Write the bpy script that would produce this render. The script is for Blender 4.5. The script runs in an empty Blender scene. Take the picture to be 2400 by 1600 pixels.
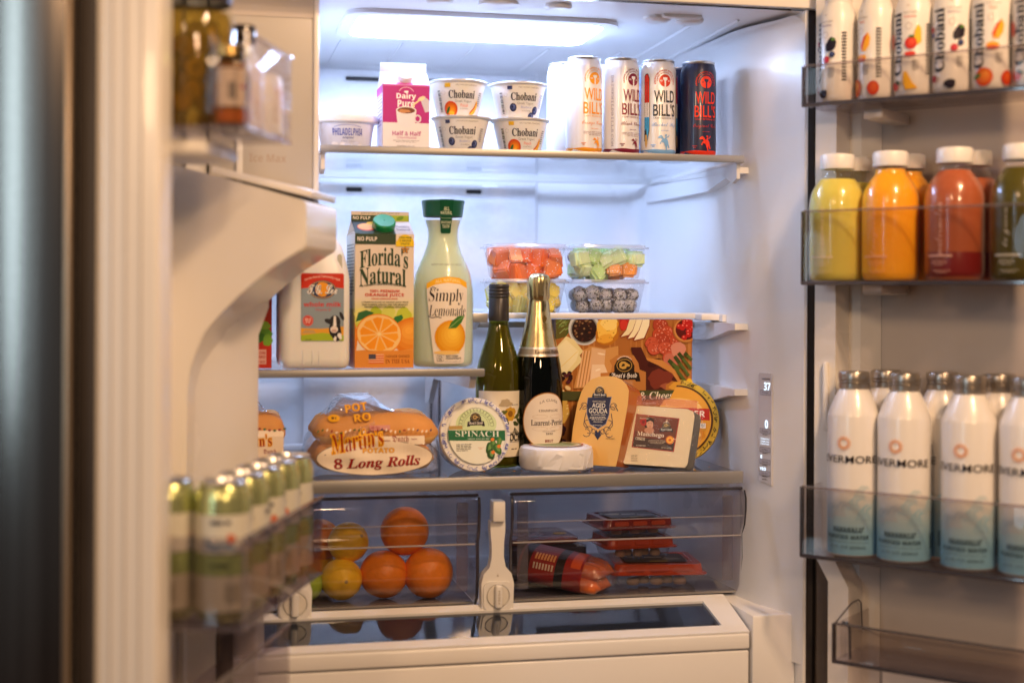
import bpy, bmesh, math, random
from math import sin, cos, pi, radians, sqrt, atan2, hypot
from mathutils import Vector, Matrix, noise
from mathutils.geometry import tessellate_polygon

random.seed(7)
SC = bpy.context.scene
COL = SC.collection
EYE = 1.40                      # height of the lens above the kitchen floor; heights below are written relative to it

# ------------------------------------------------------------------ camera
YAW, ROLL, FPX = radians(12.5), 0.0044, 3376.0
cam = bpy.data.cameras.new('camera')
cam.sensor_width = 36.0
cam.lens = 36.0 * FPX / 2400.0
cam.shift_y = -110.0 / 2400.0
cam.clip_start, cam.clip_end = 0.05, 60
cam.dof.use_dof = True
cam.dof.focus_distance = 2.33
cam.dof.aperture_fstop = 1.5
co = bpy.data.objects.new('camera', cam); COL.objects.link(co)
fwd = Vector((sin(YAW), cos(YAW), 0)); rgt = Vector((cos(YAW), -sin(YAW), 0)); up = Vector((0, 0, 1))
r2 = rgt * cos(ROLL) + up * sin(ROLL); u2 = up * cos(ROLL) - rgt * sin(ROLL)
mw = Matrix((r2, u2, -fwd)).transposed().to_4x4(); mw.translation = (0, 0, EYE)
co.matrix_world = mw
SC.camera = co

# ------------------------------------------------------------------ world and lamps
w = bpy.data.worlds.new('World'); SC.world = w; w.use_nodes = True
w.node_tree.nodes['Background'].inputs[0].default_value = (0.60, 0.52, 0.50, 1)
w.node_tree.nodes['Background'].inputs[1].default_value = 0.12
SC.view_settings.view_transform = 'Standard'; SC.view_settings.look = 'None'
SC.view_settings.exposure = 0.0; SC.view_settings.gamma = 1.0
SC.cycles.max_bounces = 12; SC.cycles.transparent_max_bounces = 24; SC.cycles.diffuse_bounces = 6
SC.cycles.glossy_bounces = 5; SC.cycles.transmission_bounces = 6
SC.cycles.use_denoising = True; SC.cycles.sample_clamp_indirect = 6.0

def lamp(name, typ, loc, target, energy, color, size, size_y=None, oval=False):
    l = bpy.data.lights.new(name, typ); l.energy = energy; l.color = color
    if typ == 'AREA':
        l.shape = 'RECTANGLE' if size_y else 'DISK'; l.size = size
        if size_y: l.size_y = size_y
        if oval: l.shape = 'ELLIPSE'
    else: l.shadow_soft_size = size
    o = bpy.data.objects.new(name, l); COL.objects.link(o)
    o.location = loc
    o.rotation_euler = (Vector(target) - Vector(loc)).to_track_quat('-Z', 'Y').to_euler()
    return o
WARM = (1.0, 0.625, 0.345)
lamp('kitchen_downlight', 'AREA', (1.0, 0.60, 2.70), (0.4, 2.1, 1.1), 25, WARM, 0.16)
lamp('kitchen_downlight', 'AREA', (0.95, 0.10, 2.70), (0.5, 2.1, 1.0), 13, WARM, 0.16)
lamp('island_light', 'AREA', (0.45, -1.2, 2.3), (0.4, 2.1, 1.1), 22, WARM, 0.3)
lamp('door_fill_light', 'AREA', (-1.3, -0.7, 2.5), (1.0, 1.85, 1.2), 13, WARM, 0.3)  # added fill lamp that warms the open right door, no known fixture
lamp('window_light', 'AREA', (-2.246, -0.363, 1.95), (-0.24, 1.68, 1.95), 11.0, (0.60, 0.84, 1.0), 0.16, 1.9, True)

# ------------------------------------------------------------------ scene graph helpers
def empty(name, loc=(0, 0, 0), rz=0.0, label=None, cat=None, group=None):
    o = bpy.data.objects.new(name, None); COL.objects.link(o)
    o.empty_display_size = 0.02
    o.location = (loc[0], loc[1], loc[2] + EYE); o.rotation_euler = (0, 0, rz)
    if label: o['label'] = label
    if cat: o['category'] = cat
    if group: o['group'] = group
    return o
def tag(o, label=None, cat=None, group=None, kind=None):
    if label: o['label'] = label
    if cat: o['category'] = cat
    if group: o['group'] = group
    if kind: o['kind'] = kind
    return o
def kids(o): return [c for c in bpy.data.objects if c.parent == o]
def copy_tree(o, parent=None):
    c = o.copy(); COL.objects.link(c); c.parent = parent
    for ch in kids(o): copy_tree(ch, c)
    return c

def s2l(c): return c / 12.92 if c <= 0.04045 else ((c + 0.055) / 1.055) ** 2.4
def hx(h):
    h = h.lstrip('#')
    return tuple(s2l(int(h[i:i + 2], 16) / 255) for i in (0, 2, 4))

# ------------------------------------------------------------------ materials
_M = {}
def node_mat(name):
    m = bpy.data.materials.new(name); m.use_nodes = True
    nt = m.node_tree; nt.nodes.clear()
    out = nt.nodes.new('ShaderNodeOutputMaterial')
    return m, nt, out
def mat(name, color=(.8, .8, .8), rough=.4, metal=0.0, coat=0.0, bump=0.0, bscale=60, stretch=(1, 1, 1), vary=0.0,
        sss=0.0, spec=0.5, emit=None, estr=0.0, vcol=False, trans=0.0, coord='Object', sssr=(1, .5, .3), sscale=.01, aniso=0, bdist=.002):
    if name in _M: return _M[name]
    m, nt, out = node_mat(name); N = nt.nodes; L = nt.links
    b = N.new('ShaderNodeBsdfPrincipled'); L.new(b.outputs[0], out.inputs[0])
    b.inputs['Base Color'].default_value = (*color, 1); b.inputs['Roughness'].default_value = rough
    b.inputs['Metallic'].default_value = metal; b.inputs['Coat Weight'].default_value = coat; b.inputs['Coat Roughness'].default_value = .06
    b.inputs['Specular IOR Level'].default_value = spec
    if sss: b.inputs['Subsurface Weight'].default_value = sss; b.inputs['Subsurface Radius'].default_value = sssr; b.inputs['Subsurface Scale'].default_value = sscale
    if trans: b.inputs['Transmission Weight'].default_value = trans
    if aniso: b.inputs['Anisotropic'].default_value = aniso
    if emit: b.inputs['Emission Color'].default_value = (*emit, 1); b.inputs['Emission Strength'].default_value = estr
    colsock = None
    if vcol:
        a = N.new('ShaderNodeVertexColor'); a.layer_name = 'ink'; colsock = a.outputs[0]
        L.new(colsock, b.inputs['Base Color'])
    if bump or vary:
        tc = N.new('ShaderNodeTexCoord'); mp = N.new('ShaderNodeMapping'); mp.inputs['Scale'].default_value = stretch
        L.new(tc.outputs[coord], mp.inputs[0])
        nz = N.new('ShaderNodeTexNoise'); nz.inputs['Scale'].default_value = bscale; nz.inputs['Detail'].default_value = 4
        L.new(mp.outputs[0], nz.inputs['Vector'])
        if bump:
            bp = N.new('ShaderNodeBump'); bp.inputs['Strength'].default_value = bump; bp.inputs['Distance'].default_value = bdist
            L.new(nz.outputs[0], bp.inputs['Height']); L.new(bp.outputs[0], b.inputs['Normal'])
        if vary:
            n2 = N.new('ShaderNodeTexNoise'); n2.inputs['Scale'].default_value = bscale * .23; n2.inputs['Detail'].default_value = 5
            L.new(mp.outputs[0], n2.inputs['Vector'])
            mr = N.new('ShaderNodeMapRange'); mr.inputs[3].default_value = 1 - vary; mr.inputs[4].default_value = 1 + vary
            mr.inputs[1].default_value = .3; mr.inputs[2].default_value = .7
            L.new(n2.outputs[0], mr.inputs[0])
            mx = N.new('ShaderNodeMix'); mx.data_type = 'RGBA'; mx.blend_type = 'MULTIPLY'; mx.inputs[0].default_value = 1
            if colsock: L.new(colsock, mx.inputs[6])
            else: mx.inputs[6].default_value = (*color, 1)
            cb = N.new('ShaderNodeCombineColor')
            for i in range(3): L.new(mr.outputs[0], cb.inputs[i])
            L.new(cb.outputs[0], mx.inputs[7]); L.new(mx.outputs[2], b.inputs['Base Color'])
            r2_ = N.new('ShaderNodeMapRange'); r2_.inputs[3].default_value = max(.02, rough * .75); r2_.inputs[4].default_value = rough * 1.25
            L.new(n2.outputs[0], r2_.inputs[0]); L.new(r2_.outputs[0], b.inputs['Roughness'])
    _M[name] = m
    return m
def clear(name, tint=(1, 1, 1), ior=1.45, rough=.03, haze=0.0, hcol=(.8, .8, .8), bump=0.0, bscale=40, stretch=(1, 1, 1), refl=1.0):
    """thin clear plastic, film or glass: see-through tint with a fresnel sheen and a little milky scatter"""
    if name in _M: return _M[name]
    m, nt, out = node_mat(name); N = nt.nodes; L = nt.links
    t = N.new('ShaderNodeBsdfTransparent'); t.inputs[0].default_value = (*tint, 1)
    g = N.new('ShaderNodeBsdfGlossy'); g.inputs['Roughness'].default_value = rough
    f = N.new('ShaderNodeFresnel')      # same reflectance on the inner and outer face of the thin wall
    gm = N.new('ShaderNodeNewGeometry'); io = N.new('ShaderNodeMapRange'); io.inputs[3].default_value = ior; io.inputs[4].default_value = 1 / ior
    L.new(gm.outputs['Backfacing'], io.inputs[0]); L.new(io.outputs[0], f.inputs[0])
    base = t.outputs[0]
    if haze:
        d = N.new('ShaderNodeBsdfDiffuse'); d.inputs[0].default_value = (*hcol, 1)
        tr = N.new('ShaderNodeBsdfTranslucent'); tr.inputs[0].default_value = (*hcol, 1)
        dm = N.new('ShaderNodeMixShader'); dm.inputs[0].default_value = .5
        L.new(d.outputs[0], dm.inputs[1]); L.new(tr.outputs[0], dm.inputs[2])
        mh = N.new('ShaderNodeMixShader'); mh.inputs[0].default_value = haze
        L.new(base, mh.inputs[1]); L.new(dm.outputs[0], mh.inputs[2]); base = mh.outputs[0]
    mx = N.new('ShaderNodeMixShader')
    fm = N.new('ShaderNodeMath'); fm.operation = 'MULTIPLY'; fm.inputs[1].default_value = refl; fm.use_clamp = True
    L.new(f.outputs[0], fm.inputs[0]); L.new(fm.outputs[0], mx.inputs[0]); L.new(base, mx.inputs[1]); L.new(g.outputs[0], mx.inputs[2])
    L.new(mx.outputs[0], out.inputs[0])
    if bump:
        tc = N.new('ShaderNodeTexCoord'); mp = N.new('ShaderNodeMapping'); mp.inputs['Scale'].default_value = stretch
        nz = N.new('ShaderNodeTexNoise'); nz.inputs['Scale'].default_value = bscale; nz.inputs['Detail'].default_value = 5; nz.inputs['Distortion'].default_value = .6
        bp = N.new('ShaderNodeBump'); bp.inputs['Strength'].default_value = bump; bp.inputs['Distance'].default_value = .004
        L.new(tc.outputs['Object'], mp.inputs[0]); L.new(mp.outputs[0], nz.inputs['Vector']); L.new(nz.outputs[0], bp.inputs['Height'])
        L.new(bp.outputs[0], g.inputs['Normal']); L.new(bp.outputs[0], f.inputs['Normal'])
    _M[name] = m
    return m
def glow(name, color, strength):
    if name in _M: return _M[name]
    m, nt, out = node_mat(name)
    e = nt.nodes.new('ShaderNodeEmission'); e.inputs[0].default_value = (*color, 1); e.inputs[1].default_value = strength
    nt.links.new(e.outputs[0], out.inputs[0]); _M[name] = m
    return m

WHITE = mat('liner_plastic', (.85, .85, .86), rough=.30, coat=.12, vary=.025, bscale=14)
WHITE_M = mat('moulded_white_plastic', (.78, .77, .76), rough=.35, vary=.02, bscale=30)
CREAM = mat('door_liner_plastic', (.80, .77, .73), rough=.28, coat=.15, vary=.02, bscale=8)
PLATE = mat('embossed_metal_plate', (.82, .82, .84), rough=.38, metal=.3, bump=.25, bscale=420, vary=.03, bdist=.0006)
STEEL = mat('dark_brushed_steel', (.23, .20, .175), rough=.21, metal=1.0, vary=.10, bscale=18, stretch=(20, 20, .3))
GASKET = mat('dark_rubber_gasket', (.030, .024, .022), rough=.5, vary=.1, bscale=40)
TRIM = mat('satin_aluminium_trim', (.37, .365, .36), rough=.38, metal=.6, vary=.03, bscale=50, stretch=(.3, 10, 10))
GLASS = clear('shelf_glass', (.95, .96, .97), ior=1.36, rough=.02, refl=.7)
GLASS_D = clear('tinted_shelf_glass', (.82, .80, .77), ior=1.40, rough=.02, refl=.8)
CLEARP = clear('clear_bin_plastic', (.91, .895, .89), ior=1.38, rough=.03, haze=.0, refl=.4)
SMOKE = clear('smoky_bin_plastic', (.83, .81, .84), ior=1.42, rough=.05, haze=.03, hcol=(.48, .46, .50), refl=.6)
CRISP = clear('smoky_crisper_plastic', (.90, .89, .90), ior=1.45, rough=.03, haze=.012, hcol=(.34, .34, .42), bump=.06, bscale=6, refl=1.15)
DARKP = mat('dark_translucent_edge', (.045, .042, .055), rough=.12, coat=.6)

# ------------------------------------------------------------------ mesh builder
class G:
    def __init__(s): s.v = []; s.f = []; s.m = []
    def add(s, vs, fs, mi=0):
        k = len(s.v); s.v.extend([tuple(v) for v in vs])
        for f in fs: s.f.append([i + k for i in f]); s.m.append(mi)
        return s
    def bm(s, b, mi=0):
        b.verts.ensure_lookup_table(); b.verts.index_update()
        s.add([v.co for v in b.verts], [[v.index for v in f.verts] for f in b.faces], mi); b.free(); return s
    def box(s, x0, x1, y0, y1, z0, z1, bev=0.0, seg=2, mi=0, M=None):
        b = bmesh.new(); bmesh.ops.create_cube(b, size=1)
        for v in b.verts: v.co = Vector(((x0 + x1) / 2 + v.co.x * (x1 - x0), (y0 + y1) / 2 + v.co.y * (y1 - y0), (z0 + z1) / 2 + v.co.z * (z1 - z0)))
        if bev: bmesh.ops.bevel(b, geom=b.edges[:], offset=bev, segments=seg, affect='EDGES', profile=.5)
        if M:
            for v in b.verts: v.co = M @ v.co
        return s.bm(b, mi)
    def lathe(s, prof, n=48, c=(0, 0, 0), mi=0, cap0=True, cap1=True, M=None, wob=None):
        vs = []; fs = []
        for r, z in prof:
            for i in range(n):
                a = 2 * pi * i / n; rr = r if wob is None else r * wob(a, z)
                p = Vector((c[0] + rr * cos(a), c[1] + rr * sin(a), c[2] + z))
                vs.append(M @ p if M else p)
        for k in range(len(prof) - 1):
            for i in range(n): j = (i + 1) % n; fs.append((k * n + i, k * n + j, (k + 1) * n + j, (k + 1) * n + i))
        if cap0: fs.append(tuple(range(n - 1, -1, -1)))
        if cap1: fs.append(tuple((len(prof) - 1) * n + i for i in range(n)))
        return s.add(vs, fs, mi)
    def loft(s, rings, mi=0, close=True, cap=True):
        n = len(rings[0]); vs = [p for r in rings for p in r]; fs = []
        for k in range(len(rings) - 1):
            for i in range(n if close else n - 1):
                j = (i + 1) % n; fs.append((k * n + i, k * n + j, (k + 1) * n + j, (k + 1) * n + i))
        if cap: fs.append(tuple(range(n - 1, -1, -1))); fs.append(tuple((len(rings) - 1) * n + i for i in range(n)))
        return s.add(vs, fs, mi)
    def prism(s, poly, a0, a1, fn, mi=0, holes=None):
        """2D outline -> solid; fn(x, y, a) -> 3D"""
        loops = [poly] + (holes or [])
        flat = [p for lp in loops for p in lp]; n = len(flat)
        tris = tessellate_polygon([[Vector((p[0], p[1], 0)) for p in lp] for lp in loops])
        vs = [fn(p[0], p[1], a0) for p in flat] + [fn(p[0], p[1], a1) for p in flat]
        fs = [tuple(t) for t in tris] + [tuple(i + n for i in reversed(t)) for t in tris]
        k = 0
        for lp in loops:
            for i in range(len(lp)):
                j = (i + 1) % len(lp); fs.append((k + i, k + j, n + k + j, n + k + i))
            k += len(lp)
        return s.add(vs, fs, mi)
    def tube(s, path, r, n=8, mi=0, close=False):
        P_ = [Vector(p) for p in path]; rings = []
        prev = None
        for i, p in enumerate(P_):
            t = (P_[min(i + 1, len(P_) - 1)] - P_[max(i - 1, 0)]).normalized()
            if close: t = (P_[(i + 1) % len(P_)] - P_[i - 1]).normalized()
            ref = prev if prev is not None else (Vector((0, 0, 1)) if abs(t.z) < .9 else Vector((1, 0, 0)))
            a = (ref - t * ref.dot(t)).normalized(); b = t.cross(a); prev = a
            rr = r[i] if isinstance(r, (list, tuple)) else r
            rings.append([p + (a * cos(2 * pi * k / n) + b * sin(2 * pi * k / n)) * rr for k in range(n)])
        if close: rings.append(rings[0])
        return s.loft(rings, mi, cap=not close)
    def obj(s, name, mats, parent=None, loc=(0, 0, 0), rot=(0, 0, 0), smooth=35, fix=True):
        me = bpy.data.meshes.new(name); me.from_pydata(s.v, [], s.f)
        if not isinstance(mats, (list, tuple)): mats = [mats]
        for m in mats: me.materials.append(m)
        if len(mats) > 1: me.polygons.foreach_set('material_index', s.m)
        if fix:
            b = bmesh.new(); b.from_mesh(me); bmesh.ops.recalc_face_normals(b, faces=b.faces); b.to_mesh(me); b.free()
        if smooth:
            me.shade_smooth(); me.set_sharp_from_angle(angle=radians(smooth))
        o = bpy.data.objects.new(name, me); COL.objects.link(o); o.parent = parent
        o.location = loc; o.rotation_euler = rot
        return o

def rrect(x0, x1, y0, y1, r, n=5):
    pts = []
    for cx, cy, a0 in ((x1 - r, y1 - r, 0), (x0 + r, y1 - r, 90), (x0 + r, y0 + r, 180), (x1 - r, y0 + r, 270)):
        for k in range(n + 1):
            a = radians(a0 + 90 * k / n); pts.append((cx + r * cos(a), cy + r * sin(a)))
    return pts
def sph(r, n=24, m=14, fn=None):
    """closed ball with optional displacement fn(unit)->factor"""
    g = G(); vs = []; fs = []
    for j in range(1, m):
        t = pi * j / m
        for i in range(n):
            a = 2 * pi * i / n; d = Vector((sin(t) * cos(a), sin(t) * sin(a), cos(t))); vs.append(d * r * (fn(d) if fn else 1))
    for d in (Vector((0, 0, 1)), Vector((0, 0, -1))): vs.append(d * r * (fn(d) if fn else 1))
    for j in range(m - 2):
        for i in range(n): k = (i + 1) % n; fs.append((j * n + i, (j + 1) * n + i, (j + 1) * n + k, j * n + k))
    T = len(vs) - 2
    for i in range(n):
        k = (i + 1) % n; fs.append((T, i, k)); fs.append((T + 1, (m - 2) * n + k, (m - 2) * n + i))
    return g.add(vs, fs)
# ------------------------------------------------------------------ the refrigerator body (X right, Y into the cabinet)
floor = G().box(-3, 3.5, -3, 3.2, -.02, 0).obj('floor', mat('wood_floor', (.16, .085, .045), rough=.35, vary=.2, bscale=8, stretch=(1, 8, 1)))
tag(floor, kind='structure')
FY = 2.04      # cabinet front
fr = empty('refrigerator', (0.43, 2.4, -EYE), 0, 'white plastic interior of an open french door refrigerator with a lit ceiling panel', 'refrigerator')
F0 = (-.43, -2.4, EYE)
def fo(g, name, m, parent=None, smooth=35, fix=True):
    return g.obj(name, m, parent or fr, F0 if parent is None else (0, 0, 0), smooth=smooth, fix=fix)

# liner: right wall (flared), left wall, ceiling, back, all one moulded skin with thickness behind it
def wallx(y): return .905 - .045 * min(1, max(0, (y - FY) / .12)) if y < 2.16 else .860 - .012 * (y - 2.16) / .5
g = G()
zt, zb = .425, -.56
# horizontal section loop from right front around the back to left front
sec = [(.905, FY), (.899, FY + .02), (.885, 2.10), (.872, 2.14), (.864, 2.20), (.858, 2.40), (.852, 2.60)]
for k in range(7):
    a = radians(90 * k / 6); sec.append((.852 - .05 + .05 * cos(a), 2.62 + .05 * sin(a)))
sec += [(.64, 2.67), (.636, 2.664), (.196, 2.664), (.190, 2.67), (.08, 2.67)]
for k in range(5):
    a = radians(90 + 90 * k / 4); sec.append((.06 + .03 * cos(a), 2.64 + .03 * sin(a)))
sec += [(.03, 2.3), (.02, 2.1), (-.01, FY)]
n = len(sec)
zs = [(zb, 0), (.36, 0), (zt - .012, .0), (zt - .004, .006), (zt, .016)]
rings = []
cx, cy = .43, 2.35
for z, ins in zs:
    rings.append([Vector((x + (cx - x) * ins / .45, y + (cy - y) * ins / .3 if y > FY + .001 else y, z)) for x, y in sec])
vs = [p for r in rings for p in r]; fs = []
for k in range(len(rings) - 1):
    for i in range(n - 1): fs.append((k * n + i, k * n + i + 1, (k + 1) * n + i + 1, (k + 1) * n + i))
g.add(vs, fs)
fo(g, 'liner', WHITE, smooth=50, fix=False)
# ceiling with a recess for the lamp
LX0, LX1, LY0, LY1 = .243, .637, 2.178, 2.355
g = G()
def ceil_z(x, y): return zt + .010 * (2.66 - y) / .6 - .004
cells_x = [-.02, LX0, LX1, .91]; cells_y = [FY, LY0, LY1, 2.68]
for i in range(3):
    for j in range(3):
        if i == 1 and j == 1: continue
        X0, X1, Y0, Y1 = cells_x[i], cells_x[i + 1], cells_y[j], cells_y[j + 1]
        g.add([(X0, Y0, ceil_z(0, Y0)), (X1, Y0, ceil_z(0, Y0)), (X1, Y1, ceil_z(0, Y1)), (X0, Y1, ceil_z(0, Y1))], [(0, 1, 2, 3)])
fo(g, 'ceiling_liner', WHITE, fix=False)
# ceiling ribs (moulded runs front to back)
for x in (.24, .345, .47, .60, .73, .80):
    z0 = ceil_z(0, 2.42); z1 = ceil_z(0, 2.64)
    g = G().add([(x - .0025, 2.42, z0 + .001), (x, 2.42, z0 - .0022), (x + .0025, 2.42, z0 + .001), (x - .0025, 2.64, z1 + .001), (x, 2.64, z1 - .0022), (x + .0025, 2.64, z1 + .001)], [(0, 1, 4, 3), (1, 2, 5, 4)])
    fo(g, 'ceiling_rib', WHITE, smooth=0)
for x in (.77, .83):
    z0 = ceil_z(0, 2.12); z1 = ceil_z(0, 2.62)
    g = G().add([(x - .003, 2.12, z0 + .001), (x, 2.12, z0 - .003), (x + .003, 2.12, z0 + .001), (x - .003, 2.62, z1 + .001), (x, 2.62, z1 - .003), (x + .003, 2.62, z1 + .001)], [(0, 1, 4, 3), (1, 2, 5, 4)])
    fo(g, 'ceiling_rib', WHITE, smooth=0)
# ceiling lamp
lamp_o = fo(G().prism(rrect(LX0 - .018, LX1 + .018, LY0 - .018, LY1 + .018, .035, 8), ceil_z(0, 2.27) - .007, ceil_z(0, 2.27) + .001, lambda x, y, a: (x, y, a + (2.27 - y) * .0167),
        holes=[rrect(LX0 + .002, LX1 - .002, LY0 + .002, LY1 - .002, .028, 8)]), 'ceiling_lamp', WHITE)
g = G()
nx, ny = 38, 24
vs = []; fs = []
for j in range(ny + 1):
    for i in range(nx + 1):
        x = LX0 - .001 + (LX1 - LX0 + .002) * i / nx; y = LY0 - .001 + (LY1 - LY0 + .002) * j / ny
        e = min(i, nx - i, j, ny - j); vs.append((x, y, ceil_z(0, y) - .001 - (.004 if e > 1 else .002 * e) - (.0006 if (i + j) % 2 else 0)))
for j in range(ny):
    for i in range(nx): k = j * (nx + 1) + i; fs.append((k, k + 1, k + nx + 2, k + nx + 1))
g.add(vs, fs)
LED = glow('led_panel_diffuser', (.48, .64, 1.0), 35.0)
SIDE = glow('led_side_strip', (.48, .64, 1.0), 16.0)
g.obj('diffuser', LED, lamp_o, (0, 0, 0), smooth=0, fix=False)
# moulded knobs and a sensor boss on the ceiling
for x, y, r in ((.70, 2.13, .022), (.755, 2.135, .022), (.44, 2.085, .03), (.35, 2.075, .02), (.53, 2.08, .02)):
    g = G().lathe([(r, ceil_z(0, y) + .002), (r, ceil_z(0, y) - .004), (r * .8, ceil_z(0, y) - .007), (.001, ceil_z(0, y) - .0075)], 28, (x, y, 0), cap0=False, cap1=False)
    fo(g, 'ceiling_boss', WHITE)
fo(G().box(.70, .765, 2.10, 2.122, ceil_z(0, 2.1) - .005, ceil_z(0, 2.1) + .003, .004), 'sensor_cover', WHITE)
sl_o = fo(G().box(.0215, .0300, 2.235, 2.285, -.262, -.130, .003), 'side_lamp', WHITE)
G().box(.0302, .0312, 2.240, 2.280, -.258, -.134).obj('diffuser', SIDE, sl_o, smooth=0)
# front lip of the cabinet
fo(G().box(-.05, .935, FY - .012, FY + .003, .4335, .46, .003), 'top_lip', CREAM)
g = G().prism([(.9052, FY), (.906, FY - .002), (.910, FY - .002), (.912, FY), (.912, FY + .05), (.9052, FY + .05)], -1.2, .46, lambda x, y, a: (x, y, a))
fo(g, 'side_lip', WHITE)
fo(G().box(.9125, .9245, FY + .004, FY + .04, -1.2, .46), 'lip_gap', GASKET)
fo(G().box(.925, .985, FY - .006, 2.7, -EYE + .03, .50, .002), 'cabinet_side', STEEL)
fo(G().box(-.09, -.03, FY - .006, 2.7, -EYE + .03, .50, .002), 'cabinet_side', STEEL)
fo(G().box(-.03, .925, FY - .002, 2.7, .4605, .50, .002), 'cabinet_top', STEEL)
# back plate with vents
def slot(cx, cz, wv, hv): return rrect(cx - wv / 2, cx + wv / 2, cz - hv / 2, cz + hv / 2, hv * .32, 3)
vents = [(.258, .3995, .04, .006), (.255, .2045 - .03, .023, .0075), (.482, .2045 - .03, .023, .0075)]
import itertools
bp = fo(G().prism([(.1985, zb), (.6335, zb), (.6335, .412), (.1985, .412)], 2.6615, 2.655, lambda x, y, a: (x, a, y),
        holes=[slot(.2895, .192, .030, .0085), slot(.5145, .192, .030, .0085), slot(.5145, .221, .030, .0085), slot(.2895, .221, .030, .0085), slot(.333, .396, .12, .008), slot(.475, .396, .11, .008)]), 'back_plate', PLATE)
g = G()
for cx_, cz_, wv, hv in ((.2895, .192, .030, .0085), (.5145, .192, .030, .0085), (.5145, .221, .030, .0085), (.2895, .221, .030, .0085), (.333, .396, .12, .008), (.475, .396, .11, .008)):
    v = G().prism(slot(cx_, cz_, wv + .007, hv + .007), 2.6535, 2.6565, lambda x, y, a: (x, a, y), holes=[slot(cx_, cz_, wv, hv)]).obj('vent_rim', WHITE_M, fr, F0)
    G().box(cx_ - wv * .52, cx_ + wv * .52, 2.659, 2.6612, cz_ - hv * .55, cz_ + hv * .55).obj('vent_slot', GASKET, v, smooth=0)
# small clip on the rear rail
fo(G().box(.52, .548, 2.60, 2.607, .1965, .2005, .001), 'rail_clip', WHITE_M)
# shelf track strips on the back plate
g = G().box(.4350, .4490, 2.6490, 2.6548, -.26, -.115, .002)
fo(g, 'shelf_track', mat('grey_track', (.42, .42, .46), rough=.4))
g = G().box(.4325, .4345, 2.6475, 2.6548, -.263, -.112).box(.4495, .4515, 2.6475, 2.6548, -.263, -.112).box(.4345, .4495, 2.6475, 2.6548, -.263, -.2605)
fo(g, 'track_edge', DARKP)
# shelf guide rails moulded on the right wall
for zt_ in (.205, -.045, -.150):
    g = G().prism([(2.17, zt_), (2.64, zt_), (2.64, zt_ - .030), (2.30, zt_ - .030), (2.20, zt_ - .012), (2.17, zt_ - .010)], .846, .872, lambda y, z, a: (a, y, z))
    fo(g, 'wall_rail', WHITE)
# ice maker box in the upper left
ib = fo(G().box(.022, .1690, 2.085, 2.60, .085, .428, .005, 3), 'ice_compartment', mat('ice_box_plastic', (.50, .48, .46), rough=.4, vary=.02, bscale=20))
G().box(.1685, .1765, 2.083, 2.598, .080, .428, .002).obj('side_trim', WHITE, ib)
G().box(.024, .168, 2.0835, 2.0862, .395, .427, .0008).obj('top_seam', mat('ice_box_seam', (.62, .57, .54), rough=.45), ib)  # seam strip in a paler tone than the box plastic
G().box(.060, .0685, 2.078, 2.0855, .13, .247, .001).obj('release_bar', WHITE, ib)

# lower ledge and pantry surround
fo(G().box(.8345, .905, 2.062, 2.70, -.62, -.487, .004), 'right_ledge', WHITE)
fo(G().box(-.02, .04, 2.10, 2.70, -1.2, -.487, .004), 'left_ledge', WHITE)
fo(G().box(-.02, .90, 2.19, 2.68, -.545, -.490, .003), 'interior_floor', WHITE)
fo(G().box(.0345, .0575, 2.055, 2.09, -1.2, -.40, .003), 'mullion', mat('brown_metal', (.20, .16, .13), rough=.35, metal=.6))
fo(G().box(-.02, .0340, 2.05, 2.09, -1.2, -.36, .004), 'left_lip', CREAM)
fo(G().box(.815, .905, 2.05, 2.2, -1.3, -.622, .003), 'lower_frame', WHITE)
fo(G().box(.03, .815, 2.075, 2.2, -1.3, -.590, .003), 'freezer_front', WHITE)

# control panel set in the right wall
ctrl = fo(G().prism([(0, -.165), (.032, -.171), (.032, .0), (.0295, .0035), (.0025, .0035), (0, .0)], 0, .0018,
        lambda x, z, a: (.8733 + x * .309 - a * .951, 2.134 - x * .951 - a * .309, -.125 + z)), 'control_panel', mat('panel_film', (.62, .62, .68), rough=.25, coat=.3))
# ------------------------------------------------------------------ shelves
def shelf(x0, x1, y0, y1, ztop, th, label, brk=True, trim_mat=None, side=True, glass=None):
    t = empty('glass_shelf', ((x0 + x1) / 2, y0, ztop), 0, label, 'shelf', 'glass shelves of the refrigerator')
    w_ = (x1 - x0) / 2; d = y1 - y0
    G().box(-w_ + .004, w_ - .004, .006, d - .004, -.0055, -.0005, .0008, 1).obj('glass_pane', glass or GLASS, t)
    tr = G().box(-w_, w_, -.004, .007, -th, .0015, .0012).obj('front_trim', trim_mat or TRIM, t)
    G().box(-w_, w_, d - .008, d, -.010, .004, .0015).obj('rear_rail', WHITE_M, t)
    if side:
        for sx in (-1, 1):
            G().box(min(sx * w_, sx * (w_ - .009)), max(sx * w_, sx * (w_ - .009)), .0075, d - .009, -.011, -.0058, .001).obj('side_rail', WHITE_M, t)
    return t
sh_top = shelf(.1838, .852, 2.15, 2.62, .2195, .0095, 'upper full width glass shelf carrying yogurt cups and tall cans')
for sx in (-.3341 + .006, .3341 - .004):
    G().prism([(.01, -.0075), (.01, -.034), (.03, -.040), (.08, -.022), (.40, -.0125), (.40, -.0115)], sx - .004, sx + .002, lambda y, z, a: (a, y, z)).obj('shelf_bracket', WHITE_M, sh_top)
sh_mid = shelf(.045, .434, 2.15, 2.62, -.1145, .0098, 'half width glass shelf under the milk jug and juice carton')
G().prism([(.02, -.0085), (.02, -.016), (.03, -.030), (.06, -.030), (.36, -.034), (.42, -.080), (.455, -.085), (.455, -.0115)], .176, .186, lambda y, z, a: (a, y, z)).obj('shelf_bracket', WHITE_M, sh_mid)
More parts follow.
